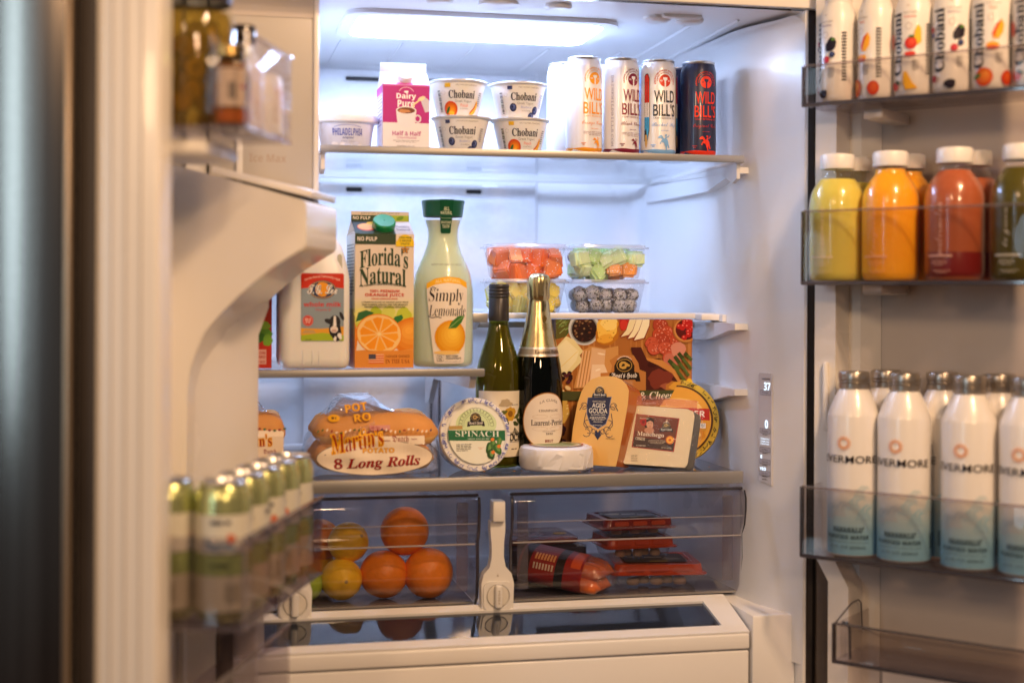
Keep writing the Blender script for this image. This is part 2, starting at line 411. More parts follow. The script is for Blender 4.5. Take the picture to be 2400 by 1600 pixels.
# the half shelf behind, one notch higher, pushed back
sh_fr = shelf(.445, .874, 2.30, 2.63, -.0315, .0075, 'half width glass shelf under the clear tubs of cut fruit', trim_mat=WHITE_M)
G().box(-.2165, .19, .06, .068, -.024, -.0145, .001).obj('lower_trim', TRIM, sh_fr)
for sx in (-.2145, .20):
    G().prism([(-.05, -.0005), (-.05, -.012), (.0, -.0125), (.03, -.026), (.10, -.032), (.12, -.024), (.30, -.018), (.30, -.0125), (.0085, -.0125), (-.004, -.0045), (-.006, -.0005)], sx - .004, sx + .012, lambda y, z, a: (a, y, z)).obj('shelf_bracket', WHITE_M, sh_fr)
G().box(-.232, -.202, -.060, -.052, -.013, .0015, .001).obj('bracket_tip', TRIM, sh_fr)
G().box(.165, .219, -.035, -.002, -.010, .0005, .0015).obj('corner_cap', WHITE_M, sh_fr)
sh_bot = shelf(.05, .8445, 2.13, 2.64, -.2765, .0175, 'lowest glass shelf with a thick grey front edge above the drawers', side=False, glass=GLASS_D)

# ------------------------------------------------------------------ door helpers
LA = radians(19.6)
LO = (.0585, 1.667)
def door_bin(name, root_loc, rz, L, zb, zt_, depth, label, matb, group, over=.0, endw=.003, rim=True, sgn=1, ztend=None, lip=None):
    """local: Y along the door, X toward the inside (0 = front pane), Z up from the bin floor"""
    t = empty('door_bin', root_loc, rz, label, 'door bin', group)
    h = zt_ - zb; he = (ztend - zb) if ztend else h
    y0, y1 = (0, L) if sgn > 0 else (-L, 0)
    G().box(-.003, 0, y0, y1, 0, h, .0012).obj('front_pane', matb, t)
    G().box(-depth, -.0032, y0 + .0005, y1 - .0005, 0, .004, .001).obj('base', lip or matb, t)
    for yy in (y0, y1 - .003):
        G().box(-depth, -.0034, yy, yy + .003, .0042, he, .001).obj('end_pane', matb, t)
    G().box(-depth, -depth + .003, y0 + .0035, y1 - .0035, .0042, h * .5, .001).obj('back_pane', matb, t)
    G().tube([(0, y0 + .001, 0), (0, y0 + .001, h)], .0016, 8).obj('corner_edge', mat('smoky_edge', (.16, .14, .16), rough=.15, coat=.8), t)
    G().tube([(-depth, y0 + .0015, .001), (-.002, y0 + .0015, .001), (-.0005, y1 - .002, .001)], .0016, 8).obj('lower_edge', mat('smoky_edge'), t)
    if rim:
        G().tube([(.0005, y0 + .002, h), (.0005, y1 - .002, h)], .0024, 8).obj('rim', clear('bin_rim_plastic', (.80, .76, .78), ior=1.5, rough=.06, haze=.12), t)
    return t
# ------------------------------------------------------------------ left door (local X inward from the bin front plane, local Y toward the hinge)
dl = G().prism([(-.302, -.070), (-.300, -.078)] + [(-.298 + .1195 * i_ / 16, -.088 + 1.1 * (-.298 + .1195 * i_ / 16 + .238) ** 2) for i_ in range(17)] + [(-.1762, -.079), (-.1755, -.0605), (-.206, -.0605), (-.206, .47), (-.300, .47)], -1.25, .48, lambda x, y, a: (x, y, a)).obj('door', STEEL, fr, (LO[0] - .43, LO[1] - 2.4, EYE), (0, 0, -LA))
dl['label'] = 'open door with the water and ice dispenser housing'
def dlo(g, name, m, parent=None, smooth=35): return g.obj(name, m, dl, smooth=smooth)
dlo(G().box(-.1745, -.1545, -.060, -.050, -1.24, .47, .002), 'gasket', GASKET)
g = G()
for k in range(3): pass
dlo(G().box(-.178, -.172, -.0865, -.078, -1.24, .47, .001), 'edge_trim', mat('bronze_edge', (.45, .33, .22), rough=.3, metal=.8))
dlo(G().box(-.1995, -.0840, -.0495, -.006, -1.22, .46, .005, 3), 'liner_rim', CREAM)
for pp in (-.138, -.1215, -.104):
    dlo(G().box(pp - .0012, pp + .0012, -.0505, -.0488, -1.22, .46, .0003, 1), 'rim_groove', mat('cream_groove', (.62, .56, .49), rough=.4))
dlo(G().box(-.2055, -.200, -.06, .455, -1.21, .45, .002), 'liner_panel', CREAM)
dlo(G().box(-.1535, -.100, .375, .415, -1.22, -.395, .006, 3), 'hinge_rim', CREAM)
# dispenser housing: side profile (p, z) swept along the door
prof = [(-.1998, .171), (-.09, .146), (-.010, .1245), (-.002, .121), (.0, .116), (.0, .064), (-.003, .0595), (-.045, .0340), (-.070, .015), (-.092, -.004), (-.118, -.029), (-.138, -.052), (-.150, -.078), (-.158, -.10), (-.162, -.13), (-.163, -.26), (-.163, -.262), (-.1998, -.262)]
hs = dlo(G().prism(prof, .262, .4225, lambda p, z, a: (p, a, z)), 'dispenser_housing', mat('dispenser_plastic', (.90, .86, .79), rough=.22, coat=.35, vary=.02, bscale=10), smooth=50)
# broad cheek closing the housing, slightly proud, with softened outline
G().prism([(-.1999, .176), (-.06, .1385), (-.006, .1235), (-.0005, .118), (-.0005, .066), (-.006, .0595), (-.050, .032), (-.098, -.008), (-.142, -.055), (-.158, -.092), (-.165, -.130), (-.168, -.26), (-.1999, -.26)], .2595, .2632, lambda p, z, a: (p, a, z)).obj('housing_cheek', mat('dispenser_plastic'), dl)
G().box(-.150, -.004, .30, .43, 0, .010, .003, M=Matrix.Translation((0, 0, .128)) @ Matrix.Rotation(radians(13.5), 4, 'Y')).obj('ice_chute_flap', CREAM, dl)
rings = []
for yy, p0 in ((.262, -.168), (.29, -.163), (.34, -.146), (.40, -.1185), (.4225, -.114), (.4235, -.118), (.4235, -.17)):
    rings.append([Vector((p0 + (.045 if yy < .4234 and zz > -.03 and yy > .3 else 0) * max(0, 1 - abs(zz - .0) / .03), yy, zz)) for zz in (-.41, -.30, -.20, -.12, -.06, -.02, .02)])
g = G(); m7 = 7
vs = [q for r in rings for q in r]; fs = [(k * m7 + i, k * m7 + i + 1, (k + 1) * m7 + i + 1, (k + 1) * m7 + i) for k in range(6) for i in range(6)]
g.add(vs, fs).obj('duct_cover', CREAM, hs, smooth=60)
# door bins
lb_top = door_bin('door_bin', (LO[0], LO[1], .188), -LA, .187, .188, .297, .135, 'clear top bin of the dispenser door holding the pickle jar', CLEARP, 'clear bins on the refrigerator doors', lip=SMOKE)
lb_can = door_bin('door_bin', (LO[0], LO[1], -.3855), -LA, .350, -.3855, -.279, .140, 'smoky bin of the dispenser door packed with green topped cans', SMOKE, 'clear bins on the refrigerator doors')
lb_low = door_bin('door_bin', (LO[0] - .043, LO[1] + .0, -.56), -LA, .350, -.56, -.452, .10, 'empty lowest bin of the dispenser door with a curved handle shape', SMOKE, 'clear bins on the refrigerator doors')
dlo(G().box(-.150, -.05, .01, .13, .158, .178, .006, 3), 'bin_support', CREAM)
# ------------------------------------------------------------------ right door (local X along the door from the hinge, local Y toward the inside)
RB = radians(138.8)
e = Vector((sin(RB), cos(RB), 0)); mI = Vector((e.y, -e.x, 0))
RO = (.865, 1.953)
RRZ = atan2(e.y, e.x)                      # local X = e ; local Y = (-e.y, e.x) = outward, so inside is -Y
dr = G().box(.01, .56, .205, .300, -1.25, .48, .010, 4).obj('door', STEEL, fr, (RO[0] - .43, RO[1] - 2.4, EYE), (0, 0, RRZ))
dr['label'] = 'open door with four clear bins'
def dro(g, name, m, parent=None, smooth=35): return g.obj(name, m, dr, smooth=smooth)
# outward = +Y (steel side)
dro(G().box(.004, .55, .185, .204, -1.24, .47, .002), 'gasket', GASKET)
SHADED_LINER = mat('shaded_door_liner', (.56, .50, .455), rough=.32, coat=.15, vary=.03, bscale=6)  # same white liner plastic, with its shade put into the colour
dro(G().box(.02, .54, .150, .184, -1.23, .46, .002), 'liner_panel', SHADED_LINER)
dro(G().prism([(-.011, .46), (.022, .46), (.022, -.392), (.044, -.430), (.044, -1.2), (.012, -1.2), (.012, -.424), (-.011, -.385)], .068, .118, lambda x, z, a: (x, a, z)), 'liner_rim', CREAM)
dro(G().prism([(.018, .1185), (.040, .1185), (.060, .149), (.030, .149)], -1.23, .46, lambda x, y, a: (x, y, a)), 'liner_slope', CREAM)
for xx in (.12, .30, .46):
    dro(G().box(xx - .06, xx + .06, .1465, .1495, -.21, .46, .001), 'liner_panel_field', SHADED_LINER) if False else None
def rbin(z0, z1, L, off, label, q=0.0, ztend=None):
    t = empty('door_bin', (RO[0] + e.x * off + mI.x * q, RO[1] + e.y * off + mI.y * q, z0), RRZ, label, 'door bin', 'clear bins on the refrigerator doors')
    h = z1 - z0; d = .125
    G().box(0, L, 0, .003, 0, h, .0012).obj('front_pane', CLEARP, t)
    G().box(.0005, L - .0005, .0032, d, 0, .0045, .001).obj('base', SMOKE, t)
    for xx in (0, L - .003): G().box(xx, xx + .003, .0034, d, .0047, ztend or h, .001).obj('end_pane', CLEARP, t)
    G().box(.0035, L - .0035, d - .003, d, .0047, h * .45, .001).obj('back_pane', CLEARP, t)
    G().tube([(.002, -.0005, h), (L - .002, -.0005, h)], .0022, 8).obj('rim', clear('bin_rim_plastic'), t)
    G().box(-.001, L, -.0012, -.0002, -.001, .0045, .0003).obj('lower_edge', DARKP, t)
    G().box(-.0022, -.0003, -.0008, .012, 0, h, .0005).obj('corner_edge', DARKP, t)
    return t
b1 = rbin(.2745, .333, .46, 0, 'clear upper bin with the row of yogurt drink bottles')
b2 = rbin(.0165, .1225, .46, 0, 'clear bin with the row of cold pressed juice bottles')
b3 = rbin(-.3785, -.277, .46, 0, 'clear bin with the row of white and blue aluminium water bottles')
b4 = rbin(-.5245, -.4685, .42, .0505, 'empty shallow bin below the aluminium water bottles')
G().prism([(0, 0), (.085, 0), (.085, .055), (.045, .075), (.0, .060)], 0, .002, lambda y, z, a: (.05 + a, y + .005, z)).obj('end_divider', SMOKE, b4) if False else None
G().tube([(.002, -.0005, .0565), (.418, -.0005, .0565)], .0012, 6).obj('top_edge', DARKP, b4)
G().tube([(.002, .003, .0565), (.002, .060, .075), (.002, .085, .076), (.002, .095, .070), (.002, .100, .030), (.002, .112, .026)], .0012, 6).obj('end_edge', DARKP, b4)
G().tube([(.002, .122, .026), (.418, .122, .026)], .0010, 6).obj('back_edge', DARKP, b4)
g = G().tube([(.012, .004, .058), (.020, .004, .0585), (.023, .004, .050), (.024, .004, .008)], .0022, 8)
g.obj('corner_clip', DARKP, b4)
G().box(.008, .018, .004, .010, .008, .054, .002).obj('corner_post', CLEARP, b4)
for zb_ in ():
    dro(G().prism([(.032, zb_ + .015), (.060, zb_ + .012), (.085, zb_ - .025), (.032, zb_ - .12)], .070, .146, lambda x, z, a: (x * .9 + .002, a, z)), 'liner_corbel', CREAM) if zb_ > -.5 else None
dro(G().box(.005, .013, .0595, .0675, -.20, -.098, .003), 'bin_slot', CREAM)
for z0 in (.255, .002):
    dro(G().box(.075, .105, .04, .147, z0, z0 + .0145, .003), 'bin_support', SHADED_LINER)
dro(G().box(.0665, .54, .1405, .1495, -1.2, -.56, .004), 'lower_panel', CREAM)

# ------------------------------------------------------------------ crisper drawers
def crisper(x0, x1, label, z0=-.481, z1=-.3125):
    t = empty('crisper_drawer', ((x0 + x1) / 2, 2.175, z0), 0, label, 'crisper drawer', 'smoky clear crisper drawers')
    w_ = (x1 - x0) / 2; h = z1 - z0
    def front(kind):
        # curved front profile (y, z): overhanging upper half, waist, lower half set back
        pr = [(.012, h), (.004, h - .004), (.0, h - .012), (.0, h - .030), (.004, h - .052), (.012, h - .066), (.0145, h - .072), (.011, h - .076), (.013, .060), (.018, .012), (.024, .003), (.034, .0)]
        th = .003
        return pr, [(y + th, z + (th if z < .002 else 0)) for y, z in reversed(pr)]
    a_, b_ = front(0)
    G().prism(a_ + b_, -w_, w_, lambda y, z, a: (a, y, z)).obj('front_pane', CRISP, t, smooth=40)
    for xx in (-w_, w_ - .003): G().prism([(.016, h - .003), (.40, h - .003), (.40, .0035), (.036, .0035), (.022, .016), (.017, .06), (.018, h - .07), (.006, h - .04)], xx, xx + .003, lambda y, z, a: (a, y, z)).obj('side_pane', CRISP, t)
    G().box(-w_ + .0035, w_ - .0035, .036, .40, 0, .003).obj('base', mat('drawer_floor', (.13, .13, .18), rough=.15, coat=.4), t)
    G().box(-w_ + .0035, w_ - .0035, .397, .40, .0035, h - .03).obj('back_pane', CRISP, t)
    G().box(-w_ - .001, w_ + .001, .0095, .020, h + .0002, h + .0045, .001).obj('top_lip', DARKP, t)
    G().tube([(-w_ + .003, .0315, .001), (w_ - .003, .0315, .001)], .0018, 6).obj('bottom_seam', mat('lit_plastic_edge', (.45, .43, .42), rough=.2, coat=.5), t)  # pale tube paints a lit line along the clear bottom edge
    for sx in (-1, 1):
        pr = [(.003, h), (-.002, h - .012), (-.002, h - .030), (.002, h - .054), (.011, h - .070), (.010, .060), (.016, .012), (.030, 0)]
        G().tube([(sx * w_, y, z) for y, z in pr], .0024, 8).obj('edge_seal', DARKP, t)
    # pull ledge across the front
    for zz, rr in ((h - .0735, .0014), (h - .040, .0006)):
        G().tube([(-w_ + .004, .0125 if rr > .001 else .0003, zz), (w_ - .004, .0125 if rr > .001 else .0003, zz)], rr, 6).obj('pull_ridge', mat('ridge_highlight_plastic', (.34, .32, .34), rough=.14, coat=1.0), t)  # pale colour paints the highlight streaks along the clear ridges
    for sx in (-1, 1):
        G().box(sx * (w_ - .022) - .009, sx * (w_ - .022) + .009, .020, .026, .02, h - .01, .003).obj('inner_rail', clear('rail_plastic', (.8, .78, .82), rough=.1, haze=.22, hcol=(.6, .58, .6)), t)
    return t
cr_l = crisper(.048, .432, 'smoky drawer full of oranges and lemons')
cr_r = crisper(.484, .868, 'smoky drawer holding sausages and orange lidded meat packs')
# centre divider with the round freshness knob
cx0 = (.432 + .484) / 2
def divider(x, label, sc=1.0):
    t = empty('drawer_divider', (x, 2.172, -.487), 0, label, 'drawer divider', 'white knob dividers between the crisper drawers')
    out = [(-.0245, .006), (-.0205, 0), (.0205, 0), (.0245, .006), (.0255, .045), (.0215, .060), (.0125, .070), (.0095, .085), (.0095, .105), (.0115, .125), (.0115, .140), (-.0115, .140), (-.0115, .125), (-.0095, .105), (-.0095, .085), (-.0125, .070), (-.0215, .060), (-.0255, .045)]
    G().prism(out, -.014, .006, lambda x_, z, a: (x_, a, z)).obj('arm', WHITE_M, t)
    G().box(-.0095, .0095, -.024, .004, .1405, .172, .002).obj('upper_hook', WHITE_M, t)
    G().prism(rrect(-.0225, .0225, .004, .048, .010, 5), -.0175, -.0142, lambda x_, z, a: (x_, a, z), holes=[[(.0185 * cos(2 * pi * k / 32), .026 + .0185 * sin(2 * pi * k / 32)) for k in range(32)]]).obj('knob_surround', WHITE_M, t, smooth=30)
    k = G().lathe([(.0172, 0), (.0172, -.0015), (.016, -.003), (.001, -.0032)], 32, cap0=False, cap1=False, M=Matrix.Translation((0, -.0146, .026)) @ Matrix.Rotation(radians(-90), 4, 'X')).obj('knob', mat('knob_plastic', (.70, .67, .62), rough=.4), t)
    G().box(-.0058, .0058, -.0262, -.0165, .008, .0445, .004, 4).obj('grip', WHITE_M, k)
    return t
dv1 = divider(cx0, 'white divider with a round knob between the two smoky drawers')
dv2 = divider(.150, 'white knob divider seen through the can bin')

# ------------------------------------------------------------------ pantry drawer with slanted lid
g = G(); rb = random.Random(12)
for i in range(26):
    x, y = rb.uniform(.30, .82), rb.uniform(2.145, 2.20); s_ = rb.uniform(.0006, .0016)
    g.box(x - s_, x + s_, y - s_, y + s_ * .7, -.2747, -.2747 + s_, 0, M=None)
cr_o = g.obj('crumbs', mat('bread_crumb', hx('#b98a50'), rough=.8), None, (0, 0, EYE), smooth=0)
tag(cr_o, kind='stuff')
pd = empty('pantry_drawer', (.443, 2.06, -.60), 0, 'wide white drawer with a dark glass window in its sloping lid', 'drawer')
hw = .3862
sl = atan2(.032, .107)
lidM = Matrix.Translation((0, 0, .090)) @ Matrix.Rotation(sl, 4, 'X')
def lidp(x, y, a): return lidM @ Vector((x, y, a))
G().prism([(-hw, 0), (hw, 0), (hw, .118), (-hw, .118)], -.004, 0, lidp, holes=[[(-.358, .020), (-.360, .024), (-.338, .098), (.345, .098), (.349, .026), (.349, .022)]]).obj('lid', WHITE, pd, smooth=0)
G().prism([(-.361, .019), (.350, .019), (.346, .099), (-.339, .099)], -.0052, -.0041, lidp).obj('window', mat('dark_glass', (.018, .024, .040), rough=.04, coat=1.0), pd, smooth=0)
G().box(-hw, hw, -.001, .015, .0635, .0865, .003, 3).obj('front_rail', WHITE, pd)
G().box(-hw, hw, .002, .017, -.04, .0610, .003, 3).obj('front_panel', WHITE, pd)
# ------------------------------------------------------------------ flat print: inks laid on packaging as thin coloured sheets
SER = 'serif'; 
def _alpha(s, up_, lo, dg=None, fix=None):
    out = []
    for ch in s:
        if 'A' <= ch <= 'Z': c = chr(up_ + ord(ch) - 65)
        elif 'a' <= ch <= 'z': c = chr(lo + ord(ch) - 97)
        elif dg and '0' <= ch <= '9': c = chr(dg + ord(ch) - 48)
        else: c = ch
        out.append((fix or {}).get(c, c))
    return ''.join(out)
STY = {'plain': lambda s: s,
       'serif': lambda s: _alpha(s, 0x1D400, 0x1D41A, 0x1D7CE),
       'serifit': lambda s: _alpha(s, 0x1D468, 0x1D482, 0x1D7CE),
       'script': lambda s: _alpha(s, 0x1D4D0, 0x1D4EA, 0x1D7CE),
       'black': lambda s: _alpha(s, 0x1D56C, 0x1D586, 0x1D7CE),
       'bold': lambda s: _alpha(s, 0x1D5D4, 0x1D5EE, 0x1D7EC),
       'boldit': lambda s: _alpha(s, 0x1D63C, 0x1D656, 0x1D7EC),
       'mono': lambda s: _alpha(s, 0x1D670, 0x1D68A, 0x1D7F6)}
_TX = {}
def text_tris(s, sty='plain', off=0.0, space=1.0):
    """unit-size glyph triangles, normalised so that (0,0) is the middle of the line and 1 is its width"""
    key = (s, sty, off, space)
    if key in _TX: return _TX[key]
    c = bpy.data.curves.new('ink_text', 'FONT'); c.body = STY[sty](s); c.size = 1; c.resolution_u = 3; c.offset = off; c.space_character = space
    o = bpy.data.objects.new('ink_text', c); COL.objects.link(o)
    dg = bpy.context.evaluated_depsgraph_get(); me = o.evaluated_get(dg).to_mesh()
    me.calc_loop_triangles()
    V = [(v.co.x, v.co.y) for v in me.vertices]
    T = [[V[i] for i in t.vertices] for t in me.loop_triangles]
    o.evaluated_get(dg).to_mesh_clear(); bpy.data.objects.remove(o); bpy.data.curves.remove(c)
    if not T: _TX[key] = ([], 1, 1); return _TX[key]
    xs = [p[0] for t in T for p in t]; ys = [p[1] for t in T for p in t]
    x0, x1, y0, y1 = min(xs), max(xs), min(ys), max(ys)
    T = [[((p[0] - x0) / (x1 - x0) - .5, (p[1] - y0) / (y1 - y0) - .5) for p in t] for t in T]
    _TX[key] = (T, x1 - x0, y1 - y0)
    return _TX[key]
def _clip(poly, ax, val, keep_hi):
    out = []
    for i in range(len(poly)):
        a, b = poly[i - 1], poly[i]
        ia = (a[ax] >= val) == keep_hi or a[ax] == val; ib = (b[ax] >= val) == keep_hi or b[ax] == val
        if ia != ib:
            t = (val - a[ax]) / (b[ax] - a[ax]); out.append((a[0] + t * (b[0] - a[0]), a[1] + t * (b[1] - a[1])))
        if ib: out.append(b)
    return out
class Ink:
    """fn(u, v, h) -> 3D. Each shape is laid .00012 above the previous layer."""
    def __init__(s, fn, step=None, h0=.0003, dh=None, clip=None, vstep=None):
        dh = dh or (.00006 if step else .00002)
        s.fn = fn; s.step = step; s.vstep = vstep; s.h = h0; s.dh = dh; s.v = []; s.f = []; s.c = []; s.clipbox = clip
    def _emit(s, poly, cols, h):
        pcs = [(poly)]
        if s.clipbox:
            x0, x1, y0, y1 = s.clipbox
            for ax, val, hi in ((0, x0, True), (0, x1, False), (1, y0, True), (1, y1, False)):
                pcs = [q for q in (_clip(p, ax, val, hi) for p in pcs) if len(q) > 2]
        for ax, st in ((0, s.step), (1, s.vstep)):
            if not st: continue
            nxt = []
            for p in pcs:
                lo = min(q[ax] for q in p); hi = max(q[ax] for q in p)
                k0 = math.floor(lo / st) + 1; k1 = math.ceil(hi / st) - 1
                rest = p
                for k in range(k0, k1 + 1):
                    a = _clip(rest, ax, k * st, False); rest = _clip(rest, ax, k * st, True)
                    if len(a) > 2: nxt.append(a)
                    if len(rest) < 3: break
                if len(rest) > 2: nxt.append(rest)
            pcs = nxt
        for p in pcs:
            k = len(s.v)
            for q in p: s.v.append(tuple(s.fn(q[0], q[1], h)))
            s.f.append(list(range(k, k + len(p)))); s.c.append(cols)
    def layer(s): s.h += s.dh; return s.h
    def poly(s, pts, col, same=False):
        h = s.h if same else s.layer(); col = hx(col) if isinstance(col, str) else col
        if len(pts) <= 4 and len(pts) >= 3 and s._convex(pts): s._emit(pts, col, h); return s
        for t in tessellate_polygon([[Vector((p[0], p[1], 0)) for p in pts]]): s._emit([pts[i] for i in t], col, h)
        return s
    def _convex(s, p):
        sg = 0
        for i in range(len(p)):
            a, b, c = p[i - 2], p[i - 1], p[i]
            z = (b[0] - a[0]) * (c[1] - b[1]) - (b[1] - a[1]) * (c[0] - b[0])
            if z * sg < 0: return False
            if z: sg = z
        return True
    def rect(s, x0, x1, y0, y1, col, same=False): return s.poly([(x0, y0), (x1, y0), (x1, y1), (x0, y1)], col, same)
    def rr(s, x0, x1, y0, y1, r, col): return s.poly(rrect(x0, x1, y0, y1, r, 4), col)
    def grad(s, x0, x1, y0, y1, stops, n=14):
        h = s.layer(); st = [(t, hx(c)) for t, c in stops]
        for i in range(n):
            t = (i + .5) / n
            for (t0, c0), (t1, c1) in zip(st, st[1:]):
                if t0 <= t <= t1: k = (t - t0) / (t1 - t0); c = tuple(a + (b - a) * k for a, b in zip(c0, c1))
            s._emit([(x0, y0 + (y1 - y0) * i / n), (x1, y0 + (y1 - y0) * i / n), (x1, y0 + (y1 - y0) * (i + 1) / n), (x0, y0 + (y1 - y0) * (i + 1) / n)], c, h)
        return s
    def ell(s, cx, cy, rx, ry, col, rot=0, n=22, wob=0, seed=0, a0=0, a1=360):
        rnd = random.Random(seed); ph = [rnd.uniform(0, 6.28) for _ in range(3)]; r_ = radians(rot); pts = []
        full = abs(a1 - a0) >= 360
        for k in range(n + (0 if full else 1)):
            a = radians(a0 + (a1 - a0) * k / n); q = 1 + wob * (sin(3 * a + ph[0]) + .7 * sin(5 * a + ph[1]) + .5 * sin(9 * a + ph[2]))
            x, y = rx * q * cos(a), ry * q * sin(a); pts.append((cx + x * cos(r_) - y * sin(r_), cy + x * sin(r_) + y * cos(r_)))
        return s.poly(pts, col)
    def ball(s, cx, cy, rx, ry, c0, c1, rot=0, ox=.25, oy=.3, rings=5, n=22):
        """printed fruit with soft tonal steps from rim c0 to lit spot c1 (as drawn on the packaging)"""
        a, b = hx(c0), hx(c1)
        for k in range(rings):
            t = k / max(1, rings - 1); q = 1 - .82 * t
            s.ell(cx + rx * ox * t, cy + ry * oy * t, rx * q, ry * q, tuple(x + (y - x) * t for x, y in zip(a, b)), rot, n)
        return s
    def ring(s, cx, cy, rx, ry, wd, col, n=30, a0=0, a1=360, dash=0):
        h = s.layer(); col = hx(col) if isinstance(col, str) else col
        for k in range(n):
            if dash and k % dash: continue
            t0 = radians(a0 + (a1 - a0) * k / n); t1 = radians(a0 + (a1 - a0) * (k + 1) / n)
            P_ = [(cx + (rx + d) * cos(t), cy + (ry + d) * sin(t)) for t, d in ((t0, -wd / 2), (t1, -wd / 2), (t1, wd / 2), (t0, wd / 2))]
            s._emit(P_, col, h)
        return s
    def line(s, pts, wd, col):
        h = s.layer(); col = hx(col) if isinstance(col, str) else col
        for a, b in zip(pts, pts[1:]):
            dx, dy = b[0] - a[0], b[1] - a[1]; L = hypot(dx, dy) or 1; nx_, ny_ = -dy / L * wd / 2, dx / L * wd / 2
            s._emit([(a[0] + nx_, a[1] + ny_), (b[0] + nx_, b[1] + ny_), (b[0] - nx_, b[1] - ny_), (a[0] - nx_, a[1] - ny_)], col, h)
        return s
    def text(s, t, cx, cy, w_, h_, col, sty='plain', off=0, rot=0, arc=0, shear=0, space=1.0):
        """text fitted in a w x h box centred on (cx, cy); arc = rise at the middle"""
        T, _, _ = text_tris(t, sty, off, space); h = s.layer(); col = hx(col) if isinstance(col, str) else col
        r_ = radians(rot); c_, s_ = cos(r_), sin(r_)
        for tri in T:
            pp = []
            for x, y in tri:
                X = x * w_ + shear * y * h_; Y = y * h_ + arc * (1 - 4 * x * x)
                pp.append((cx + X * c_ - Y * s_, cy + X * s_ + Y * c_))
            s._emit(pp, col, h)
        return s
    def textc(s, t, cx, cy, R, a_mid, a_span, h_, col, sty='bold', flip=False):
        """text round a circle"""
        T, _, _ = text_tris(t, sty); h = s.layer(); col = hx(col) if isinstance(col, str) else col
        for tri in T:
            pp = []
            for x, y in tri:
                a = radians(a_mid - x * a_span * (-1 if flip else 1)); rr = R + y * h_ * (-1 if flip else 1)
                pp.append((cx + rr * cos(a), cy + rr * sin(a)))
            s._emit(pp, col, h)
        return s
    def greek(s, cx, cy, w_, h_, rows, col, seed=1, align=0, fill=.5):
        """small print too fine to read"""
        rnd = random.Random(seed); h = s.layer(); col = hx(col) if isinstance(col, str) else col
        for r in range(rows):
            y = cy + h_ / 2 - h_ * (r + .5) / rows; hh = h_ / rows * fill / 2
            ww = w_ * (1 if r < rows - 1 else rnd.uniform(.5, .8)) * rnd.uniform(.86, 1); x = cx - (w_ / 2 if align < 0 else ww / 2); x1 = x + ww
            while x < x1:
                l = rnd.uniform(.8, 3.2) * h_ / rows
                s._emit([(x, y - hh), (min(x1, x + l), y - hh), (min(x1, x + l), y + hh), (x, y + hh)], col, h); x += l + .45 * h_ / rows
        return s
    def obj(s, name, m, parent, smooth=False):
        me = bpy.data.meshes.new(name); me.from_pydata(s.v, [], s.f); me.materials.append(m)
        ca = me.color_attributes.new('ink', 'FLOAT_COLOR', 'CORNER')
        buf = []
        for f, c in zip(s.f, s.c): buf.extend(list(c) * 0 + [x for _ in f for x in (*c, 1.0)])
        ca.data.foreach_set('color', buf)
        if smooth: me.shade_smooth()
        o = bpy.data.objects.new(name, me); COL.objects.link(o); o.parent = parent
        return o
PAPER = mat('printed_paper', vcol=True, spec=.25, rough=.45, vary=.02, bscale=80)
GLOSSY = mat('printed_glossy', vcol=True, rough=.35, coat=.08, spec=.3)
CANINK = mat('printed_can', vcol=True, rough=.34, metal=.1, coat=.12, spec=.4)
FOIL = mat('printed_foil', vcol=True, rough=.28, metal=.8)
def cyl(R, z0=0.0, a0=-pi / 2):
    """wrap on an upright cylinder, u measured along the girth from the side facing -Y"""
    return lambda u, v, h: ((R + h) * cos(a0 + u / R), (R + h) * sin(a0 + u / R), z0 + v)
def prof_r(prof, z):
    for (r0, z0), (r1, z1) in zip(prof, prof[1:]):
        if min(z0, z1) <= z <= max(z0, z1) and z1 != z0: return r0 + (r1 - r0) * (z - z0) / (z1 - z0)
    return prof[0][0] if z < prof[0][1] else prof[-1][0]
def lath(prof, Rn, z0=0.0, a0=-pi / 2):
    return lambda u, v, h: ((prof_r(prof, z0 + v) + h) * cos(a0 + u / Rn), (prof_r(prof, z0 + v) + h) * sin(a0 + u / Rn), z0 + v)
def flat(): return lambda u, v, h: (u, -h, v)
def hound_crest(k, cx, cy, s, dark='#20222c', gold='#b79b62', word='#f2efe8'):
    """dark shield crest with an oval animal head medallion and blackletter words"""
    k.poly([(cx + s * x, cy + s * y) for x, y in ((-1.0, -.62), (-.9, -.12), (-.62, -.05), (-.62, .3), (-.45, .62), (-.2, .78), (0, .82), (.2, .78), (.45, .62), (.62, .3), (.62, -.05), (.9, -.12), (1.0, -.62), (.72, -.62), (.66, -.52), (-.66, -.52), (-.72, -.62))], dark)
    k.ring(cx, cy + .33 * s, .46 * s, .36 * s, .035 * s, gold, 24)
    k.poly([(cx + s * x, cy + s * y) for x, y in ((-.30, .20), (-.32, .42), (-.18, .56), (.02, .56), (.14, .48), (.34, .36), (.33, .26), (.14, .26), (.10, .14), (-.1, .10))], gold)
    k.poly([(cx + s * x, cy + s * y) for x, y in ((-.20, .26), (-.10, .44), (.05, .40), (.0, .28))], dark)
    k.textc("BRUNCKHORST'S", cx, cy + .30 * s, .56 * s, 90, 100, .07 * s, word)
    k.text("Boar's Head", cx, cy - .29 * s, 1.55 * s, .36 * s, word, 'black')
    return k
# ------------------------------------------------------------------ shared cups, cans, cartons

